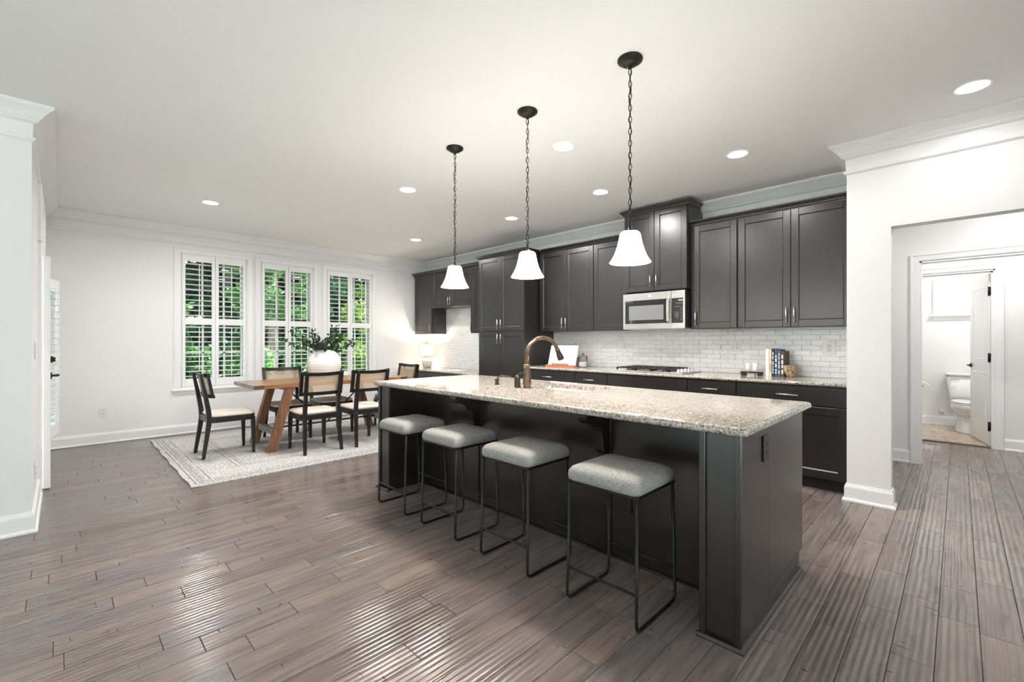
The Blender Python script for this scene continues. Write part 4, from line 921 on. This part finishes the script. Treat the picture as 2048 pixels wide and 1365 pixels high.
# vase and branches
vx, vy = -5.83, 2.40
t = thing('vase', 'big round white ribbed ceramic vase on the dining table', 'vase', (vx, vy, .7705))
pr = [(.095, 0), (.11, .004)]; pin = []
for i in range(41):
    a = i / 40; ang = -62 + 128 * a; r_ = .208 * math.cos(R(ang)) ** .82; pr.append((r_ + .0022 * math.sin(i * 2.2), .004 + .183 + .198 * math.sin(R(ang)) * 1.02))
zt = pr[-1][1]; rt = pr[-1][0]; pr += [(rt - .004, zt + .006), (rt - .012, zt + .004), (rt - .016, zt - .02), (rt + .02, zt - .06)]
paint('vase_white', (.86, .85, .83), .6, 30, .15); part('body', MB().lathe(pr, (vx, vy, .7705), 48, caps=True), M['vase_white'], t)
tp = .7705 + zt
t = thing('leafy_branches', 'dark green leafy branches arranged in the white vase', 'plant', (vx, vy, tp - .06)); rb = random.Random(21)
for ang, ln, up in ((20, .26, .9), (75, .28, .35), (110, .34, .30), (150, .24, 1.2), (200, .26, .5), (235, .30, .55), (265, .32, .25), (300, .22, 1.1), (340, .24, .5), (90, .27, 1.6), (280, .30, .9), (125, .26, .7), (0, .24, 2.4), (180, .22, 2.0), (60, .24, 1.5), (240, .22, 1.9), (320, .20, 1.0), (45, .20, .8)):
    a = R(ang); d_ = Vector((math.cos(a), math.sin(a), up)).normalized(); P = Vector((vx, vy, tp - .05)) + Vector((math.cos(a), math.sin(a), 0)) * .04; pts = [P]
    for i in range(7):
        d_ = (d_ + Vector((rb.uniform(-.12, .12), rb.uniform(-.12, .12), rb.uniform(-.05, .10)))).normalized(); P = P + d_ * ln * 1.35 / 6.0; pts.append(P)
    br = part('branch', MB().tube(pts, .003, 5, rr=[.0032 - .0003 * i for i in range(8)]), M['bark'], t); lf = MB()
    for i in range(1, 8):
        for k in range(8 if i < 7 else 4):
            dl = Vector((rb.gauss(0, 1), rb.gauss(0, 1), rb.gauss(.3, .8))).normalized(); c0 = pts[i] + (pts[i - 1] - pts[i]) * rb.random(); L = rb.uniform(.030, .050); wv = dl.cross(Vector((rb.gauss(0, 1), rb.gauss(0, 1), rb.gauss(0, 1)))).normalized() * L * .30; nrm = dl.cross(wv).normalized()
            lf.add([c0 + dl * .006, c0 + dl * L * .4 + wv + nrm * .003, c0 + dl * L * .8 + wv * .75 + nrm * .003, c0 + dl * (L + .006), c0 + dl * L * .8 - wv * .75 + nrm * .003, c0 + dl * L * .4 - wv + nrm * .003], [(0, 1, 2, 3), (0, 3, 4, 5)])
    part('leaves', lf, M['leaf_vase'], br, kind='stuff')
# ================================================================== COUNTER PROPS
ZK = .9145
# cookbook stand and open book
mat('terracotta', (.50, .17, .085), .5); mat('stand_tan', (.42, .27, .18), .6)
t = thing('cookbook_stand', 'terracotta cookbook stand with a front ledge on the counter by the pantry', 'book stand', (-3.80, 4.76, ZK), R(6))
part('ledge', MB().prism([(-.055, 0), (.05, 0), (.05, .016), (-.02, .016), (-.03, .024), (-.055, .024)], 0, -.225, .225), M['terracotta'], t, False); part('lip', MB().box(-.13, .13, -.050, -.038, .024, .046, .003), M['stand_tan'], t, False)
tl = .34; part('back_board', MB().add([(-.20, .0, .016), (.20, .0, .016), (.20, .0 + tl * .26, tl * .78), (-.20, .0 + tl * .26, tl * .78), (-.20, .012, .016), (.20, .012, .016), (.20, .012 + tl * .26, tl * .78), (-.20, .012 + tl * .26, tl * .78)], [(0, 1, 2, 3), (7, 6, 5, 4), (0, 4, 5, 1), (1, 5, 6, 2), (2, 6, 7, 3), (3, 7, 4, 0)]), M['terracotta'], t, False)
t2 = thing('cookbook', 'open white recipe book propped on the terracotta stand', 'book', (-3.80, 4.76, ZK + .017), R(6))
def pagem():
    m = mat('page', (.80, .79, .76), .8); k = NT(m); tc = k.n('TexCoord'); s = k.n('SeparateXYZ', {0: tc.outputs['Object']}); fz = k.math('FRACT', k.math('MULTIPLY', s.outputs[2], 70.0)); nz = k.n('TexNoise', {'Vector': tc.outputs['Object'], 'Scale': 14.0})
    ln = k.math('MULTIPLY', k.math('LESS_THAN', fz, .25), k.math('GREATER_THAN', nz.outputs[0], .46)); k.l(k.mix(k.math('MULTIPLY', ln, .35), (.80, .79, .76), (.35, .34, .33)), k.b.inputs['Base Color'])
pagem()
for s in (-1, 1):
    loops = []
    for i in range(9):
        u = i / 8; x = s * .215 * u; bul = .016 * math.sin(u * math.pi) ** .7 * (1 - .45 * u) + .004; l = []
        for z in (0, .265): y = -.004 + z * .33; l += [(x, y - bul, z), (x, y, z)] if z == 0 else [(x, y, z), (x, y - bul, z)]
        loops.append(l)
    part('pages', MB().ring(loops, smooth=False), M['page'], t2, False)
mat('cover_grey', (.35, .34, .33), .6); part('cover', MB().add([(-.222, -.002, -.0), (.222, -.002, -.0), (.222, .0875, .270), (-.222, .0875, .270), (-.222, .002, 0), (.222, .002, 0), (.222, .0915, .270), (-.222, .0915, .270)], [(0, 1, 2, 3), (7, 6, 5, 4), (0, 4, 5, 1), (1, 5, 6, 2), (2, 6, 7, 3), (3, 7, 4, 0)]), M['cover_grey'], t2, False)
# jar
jx, jy = -3.52, 4.86
t = thing('glass_jar', 'clear lidded glass jar half full of white flour beside the cookbook', 'jar', (jx, jy, ZK))
part('glass', MB().lathe([(.050, .0), (.056, .004), (.058, .02), (.058, .118), (.054, .128), (.054, .134)], (jx, jy, ZK), 28, caps=False), M['jar_glass'], t)
part('contents', MB().lathe([(.050, .007), (.0545, .02), (.0545, .062), (.04, .067), (.01, .070)], (jx, jy, ZK), 24), M['flour'], t)
part('lid', MB().lathe([(.060, .1345), (.061, .139), (.058, .143), (.04, .150), (.012, .162), (.007, .168)], (jx, jy, ZK), 28, caps=False), M['jar_glass'], t); part('knob', MB().lathe([(.003, .166), (.010, .170), (.012, .177), (.008, .185), (.001, .187)], (jx, jy, ZK), 14), M['iron_dark'], t)
# books
bks = [('white', (.80, .80, .78), .030, .270, 'tall white book at the left end of the row'), ('cream', (.66, .58, .46), .022, .268, 'cream book second in the row'), ('black', (.02, .022, .026), .022, .268, 'thin black book in the middle of the row'), ('navy', (.035, .07, .14), .028, .266, 'navy blue book with white spine marks'), ('blue', (.05, .10, .20), .022, .262, 'slate blue book with pale blocks on its spine'), ('brown', (.085, .055, .042), .032, .247, 'shorter dark brown book at the right end of the row')]
x = -1.345; rb = random.Random(4)
for nm, c, w, h, lb in bks:
    mat('book_' + nm, c, .55); b = thing('book', lb, 'book', (x + w / 2, 4.97, ZK), group='books on the kitchen counter')
    part('cover', MB().box(-w / 2 + .0008, -w / 2 + .0035, -.09, .09, 0, h).box(w / 2 - .0035, w / 2 - .0008, -.09, .09, 0, h).box(-w / 2 + .0008, w / 2 - .0008, -.094, -.0895, 0, h, .001), M['book_' + nm], b, False)
    part('page_block', MB().box(-w / 2 + .0035, w / 2 - .0035, -.0895, .085, .004, h - .004), M['paper_white'], b, False)
    if nm in ('navy', 'blue', 'brown', 'black'):
        k = MB(); z = .03
        while z < h - .05:
            L = rb.uniform(.012, .04); k.box(-w * .22, w * .22, -.0946, -.0938, z, z + L); z += L + rb.uniform(.006, .02)
        part('spine_print', k, M['print_white'], b, False)
    elif nm == 'cream': part('spine_print', MB().box(-w * .2, w * .2, -.0946, -.0938, .05, .12).box(-w * .2, w * .2, -.0946, -.0938, .16, .17), M['stand_tan'], b, False)
    x += w + .001
# bowls
def bowlm():
    m = mat('bowl_glaze', (.42, .30, .17), .25); k = NT(m); tc = k.n('TexCoord'); nz = k.n('TexNoise', {'Vector': tc.outputs['Object'], 'Scale': 35.0, 'Detail': 5.0}); k.l(k.ramp(nz.outputs[0], [(.35, (.16, .10, .06)), (.5, (.40, .29, .17)), (.7, (.58, .46, .30))]), k.b.inputs['Base Color'])
bowlm()
for i, lb in enumerate(('lower tan glazed bowl of the stacked pair beside the books', 'upper tan glazed bowl nested in the lower one')):
    zz = ZK + i * .022; pr = [(.022, 0), (.026, .004), (.036, .014), (.050, .036), (.056, .060), (.058, .082), (.059, .090), (.056, .092), (.053, .080), (.046, .040), (.030, .016), (.005, .011)]
    tag(link('bowl', MB().lathe(pr, n=32).mesh('bowl'), M['bowl_glaze'], None, (-1.135, 4.90, zz)), lb, 'bowl', 'stacked bowls')
# candles
t = thing('candle_tray', 'black footed riser tray under the two white candles', 'tray', (-1.475, 4.90, ZK))
part('top', MB().box(-.095, .095, -.05, .05, .024, .038, .003), M['black_wood'], t, False); part('foot', MB().box(-.09, -.06, -.045, .045, 0, .0245, .002), M['black_wood'], t, False); part('foot', MB().box(.06, .09, -.045, .045, 0, .0245, .002), M['black_wood'], t, False)
for s, lb in ((-1, 'left white pillar candle on the black riser'), (1, 'right white pillar candle on the black riser')):
    c = thing('candle', lb, 'candle', (-1.475 + s * .033, 4.90, ZK + .0385), group='white pillar candles'); part('wax', MB().lathe([(.022, 0), (.024, .002), (.024, .083), (.021, .087), (.004, .084)], n=22), M['candle'], c, False); part('wick', MB().cyl((0, 0, .083), (.001, 0, .093), .001, n=6), M['slot_dark'], c, False)
t = thing('match_box', 'tiny white matchbox under the black candle riser', 'box', (-1.465, 4.875, ZK)); part('sleeve', MB().box(-.026, .026, -.018, .018, 0, .020, .001), M['paper_white'], t, False); part('drawer_end', MB().box(-.023, .023, -.0186, -.017, .003, .017), M['print_grey'], t, False)
# desk lamp and papers
lx, ly, lz = -7.10, 4.86, .7585
t = thing('table_lamp', 'small lit table lamp with grey ceramic base and drum shade on the desk', 'lamp', (lx, ly, lz))
mat('ceramic_grey', (.52, .51, .49), .2); part('base', MB().lathe([(.062, 0), (.068, .004), (.082, .03), (.087, .07), (.084, .12), (.072, .155), (.05, .166), (.02, .170)], (lx, ly, lz), 32), M['ceramic_grey'], t)
part('stem', MB().cyl((lx, ly, lz + .168), (lx, ly, lz + .27), .008, n=12), M['nickel'], t)
sm = mat('lamp_shade', (.86, .78, .68), .9, Transmission_Weight=.0, Emission_Color=(1, .84, .66, 1), Emission_Strength=.75)
part('shade', MB().lathe([(.122, .235), (.118, .43), (.116, .43), (.120, .235)], (lx, ly, lz), 36, caps=False), M['lamp_shade'], t); part('spider', MB().cyl((lx - .116, ly, lz + .42), (lx + .116, ly, lz + .42), .002, n=6).cyl((lx, ly - .116, lz + .42), (lx, ly + .116, lz + .42), .002, n=6).cyl((lx, ly, lz + .26), (lx, ly, lz + .445), .002, n=6), M['nickel'], t); part('finial', MB().lathe([(.004, .44), (.007, .447), (.001, .455)], (lx, ly, lz), 10), M['nickel'], t)
part('bulb', MB().lathe([(.012, .27), (.014, .29), (.028, .33), (.026, .355), (.001, .368)], (lx, ly, lz), 16), M['can_lens'], t)
l = bpy.data.lights.new('table_lamp_light', 'POINT'); l.energy = 14; l.color = (1, .86, .68); l.shadow_soft_size = .03; lo = bpy.data.objects.new('table_lamp_light', l); COL.objects.link(lo); lo.parent = t; lo.location = (0, 0, .39)
t = thing('magazine', 'open magazine lying on the granite desk top', 'magazine', (-6.05, 4.72, lz), R(8))
for s in (-1, 1): part('page', MB().ring([[(s * .002, -.14, .0), (s * .002, .14, .0), (s * .002, .14, .006), (s * .002, -.14, .006)], [(s * .07, -.14, 0), (s * .07, .14, 0), (s * .07, .14, .014), (s * .07, -.14, .014)], [(s * .21, -.14, 0), (s * .21, .14, 0), (s * .21, .14, .003), (s * .21, -.14, .003)]], smooth=False), M['page'], t, False)

# ================================================================== BATHROOM
tx = .10
t = thing('toilet', 'white two piece toilet under the bathroom window', 'toilet', (tx, 8.9, 0.001)); po = M['porcelain']
def ell(cx, cy, a, bf, bb, z, n=28):
    o = []
    for i in range(n):
        an = 2 * math.pi * i / n; c, s = math.cos(an), math.sin(an); o.append((cx + a * c, cy + (bb if s > 0 else bf) * s, z))
    return o
part('pedestal', MB().ring([ell(tx, 8.86, .150, .235, .24, .001), ell(tx, 8.86, .148, .23, .24, .02), ell(tx, 8.88, .122, .19, .24, .15), ell(tx, 8.88, .112, .17, .24, .22), ell(tx, 8.86, .13, .19, .25, .26)]), po, t)
part('bowl', MB().ring([ell(tx, 8.86, .12, .17, .24, .225), ell(tx, 8.84, .165, .23, .24, .28), ell(tx, 8.83, .188, .275, .24, .34), ell(tx, 8.83, .190, .285, .24, .385), ell(tx, 8.83, .182, .275, .23, .395)]), po, t)
part('seat', MB().ring([ell(tx, 8.83, .186, .28, .20, .397), ell(tx, 8.83, .190, .285, .20, .404), ell(tx, 8.83, .186, .28, .20, .412)]), po, t); part('lid', MB().ring([ell(tx, 8.83, .184, .278, .20, .415), ell(tx, 8.83, .188, .282, .20, .424), ell(tx, 8.83, .178, .268, .19, .434)]), po, t)
lt = rrect(tx - .235, tx + .235, 9.08, 9.30, .04); lb_ = rrect(tx - .20, tx + .20, 9.10, 9.295, .04)
part('tank', MB().ring([[(x, y, .40) for x, y in lb_], [(x, y, .47) for x, y in lb_], [(x, y, .755) for x, y in lt]]), po, t)
l2 = rrect(tx - .245, tx + .245, 9.07, 9.305, .045); part('tank_lid', MB().ring([[(x, y, .757) for x, y in l2], [(x, y, .785) for x, y in l2], [(tx + (x - tx) * .97, 9.19 + (y - 9.19) * .94, .797) for x, y in l2]]), po, t)
part('flush_lever', MB().cyl((tx - .19, 9.082, .715), (tx - .19, 9.06, .715), .012, n=12).beam([(tx - .19, 9.058, .715), (tx - .10, 9.052, .708)], .012, .018), M['chrome'], t)
t = thing('water_valve', 'small chrome water valve on the wall beside the toilet', 'valve', (-.19, 9.31, .20)); part('escutcheon', MB().cyl((0, 0, 0), (0, -.012, 0), .03, n=18), M['chrome'], t, False); part('stem', MB().cyl((0, -.01, 0), (0, -.06, 0), .010, n=10).cyl((0, -.05, 0), (0, -.05, .05), .006, n=8), M['chrome'], t, False)
t = thing('paper_roll', 'white paper roll on its holder at the bathroom left wall', 'toilet paper', (-.385, 8.86, .61)); part('roll', MB().cyl((0, -.055, 0), (0, .055, 0), .056, n=26), M['paper_white'], t, False); part('core', MB().cyl((0, -.056, 0), (0, .056, 0), .02, n=16), M['slot_dark'], t, False); part('bracket', MB().tube([(-.066, -.075, .0), (0, -.075, 0), (0, .07, 0)], .007, 8).cyl((-.066, -.075, 0), (-.058, -.075, 0), .022, n=14), M['chrome'], t, False); part('loose_sheet', MB().add([(.03, -.05, .048), (.03, .05, .048), (.085, .05, .0), (.085, -.05, .0), (.032, -.05, .050), (.032, .05, .050), (.087, .05, .002), (.087, -.05, .002)], [(0, 1, 2, 3), (7, 6, 5, 4), (0, 4, 5, 1), (1, 5, 6, 2), (2, 6, 7, 3), (3, 7, 4, 0)]), M['paper_white'], t, False)
t = thing('towel_hook', 'small dark hook on the bathroom left wall', 'hook', (-.45, 8.6, 1.30)); part('plate', MB().cyl((0, 0, 0), (.008, 0, 0), .02, n=14), M['bronze_dark'], t, False); part('arm', MB().tube([(.006, 0, 0), (.03, 0, -.01), (.045, 0, .01)], .005, 8), M['bronze_dark'], t, False)

# ================================================================== OUTSIDE
def ground(name, mb, m, lb, cat): struct(name, mb, M[m], lb, cat)
ground('ground_lawn', MB().box(-40, XW - .15, -30, 30, -.6, -.35), 'grass', 'green lawn outside the dining windows', 'lawn')
ground('ground_bounce_terrace', MB().box(-10.2, XW - .15, -4, 12, -.35, -.30), 'concrete', 'pale terrace strip added to bounce sunlight up through the dining windows', 'terrace')  # added paving, throws sun up onto the dining ceiling
ground('ground_bounce_patio', MB().box(XW - .15, 12, -20, YB - .15, -.35, -.10).box(XW - .15, XN - .15, YB - .15, YL - .15, -.35, -.10).box(XR + .15, 12, YB - .15, 12, -.35, -.10), 'concrete', 'pale patio added to bounce daylight into the living room', 'patio')  # unseen paving added as a reflector for the living room ceiling
ground('ground_yard', MB().box(XW - .15, 12, 9.45, 30, -.6, -.35), 'grass', 'grass behind the bathroom window', 'lawn')
rt = random.Random(12)
def tree(x, y, h, rad, m, lb, nleaf, low=.0, ls=.11, cat='tree', name='tree'):
    t = thing(name, lb, cat, (x, y, -.36), group='trees outside the dining windows')
    tk = [(0, 0, 0), (.06, .03, h * .3), (-.05, .08, h * .6), (.05, 0, h * .9)]; part('trunk', MB().tube(tk, .1, 8, rr=[.13 * h / 6, .10 * h / 6, .07 * h / 6, .02]), M['bark'], t, False)
    lf = MB(); cl = []
    for _ in range(46):
        an, q = rt.uniform(0, 2 * math.pi), rad * .86 * math.sqrt(rt.random()); cl.append((Vector((q * math.cos(an), q * math.sin(an), low + (h - low) * rt.random() ** .9)), rad * .30))
    for _ in range(nleaf):
        c, r_ = rt.choice(cl); g_ = Vector((rt.gauss(0, 1), rt.gauss(0, 1), rt.gauss(0, .7))); g_ = g_ * min(1.0, 1.3 / max(g_.length, .01)); p = c + g_ * r_ * .5; d_ = Vector((rt.gauss(0, 1), rt.gauss(0, 1), rt.gauss(-.3, .6))).normalized(); w_ = d_.cross(Vector((rt.gauss(0, 1), rt.gauss(0, 1), rt.gauss(0, 1)))).normalized() * ls * rt.uniform(.25, .45); L = ls * rt.uniform(.8, 1.5)
        lf.add([p, p + d_ * L * .5 + w_, p + d_ * L, p + d_ * L * .5 - w_], [(0, 1, 2, 3)])
    part('foliage', lf, M[m], t, False, kind='stuff')
tree(-10.9, .9, 5.0, 1.0, 'leaf_mid', 'leafy green tree outside the left dining window', 5600)
tree(-11.0, 3.3, 5.4, 1.0, 'leaf_mid', 'tall green tree outside between the left and middle windows', 5600)
tree(-10.9, 5.7, 4.8, 1.0, 'leaf_lime', 'yellow green tree outside the right dining window', 5600)
tree(-11.0, 8.1, 5.4, 1.0, 'leaf_mid', 'green tree farther right outside the right window', 4500)
for i in range(5): tree(-14.9, .3 + i * 3.0, 7.5, 1.25, 'leaf_dark', 'dark evergreen tree in the row behind the nearer trees', 11000, ls=.36)
for i in range(6): tree(-18.6, -2.0 + i * 3.7, 11.0, 1.6, 'leaf_dark', 'tall dark evergreen in the rearmost row of trees', 12000, ls=.60)
for i in range(5): tree(-12.75, .0 + i * 2.3, 1.5, .40, 'leaf_mid', 'low green shrub on the lawn outside the dining windows', 2000, ls=.09, cat='shrub', name='shrub')
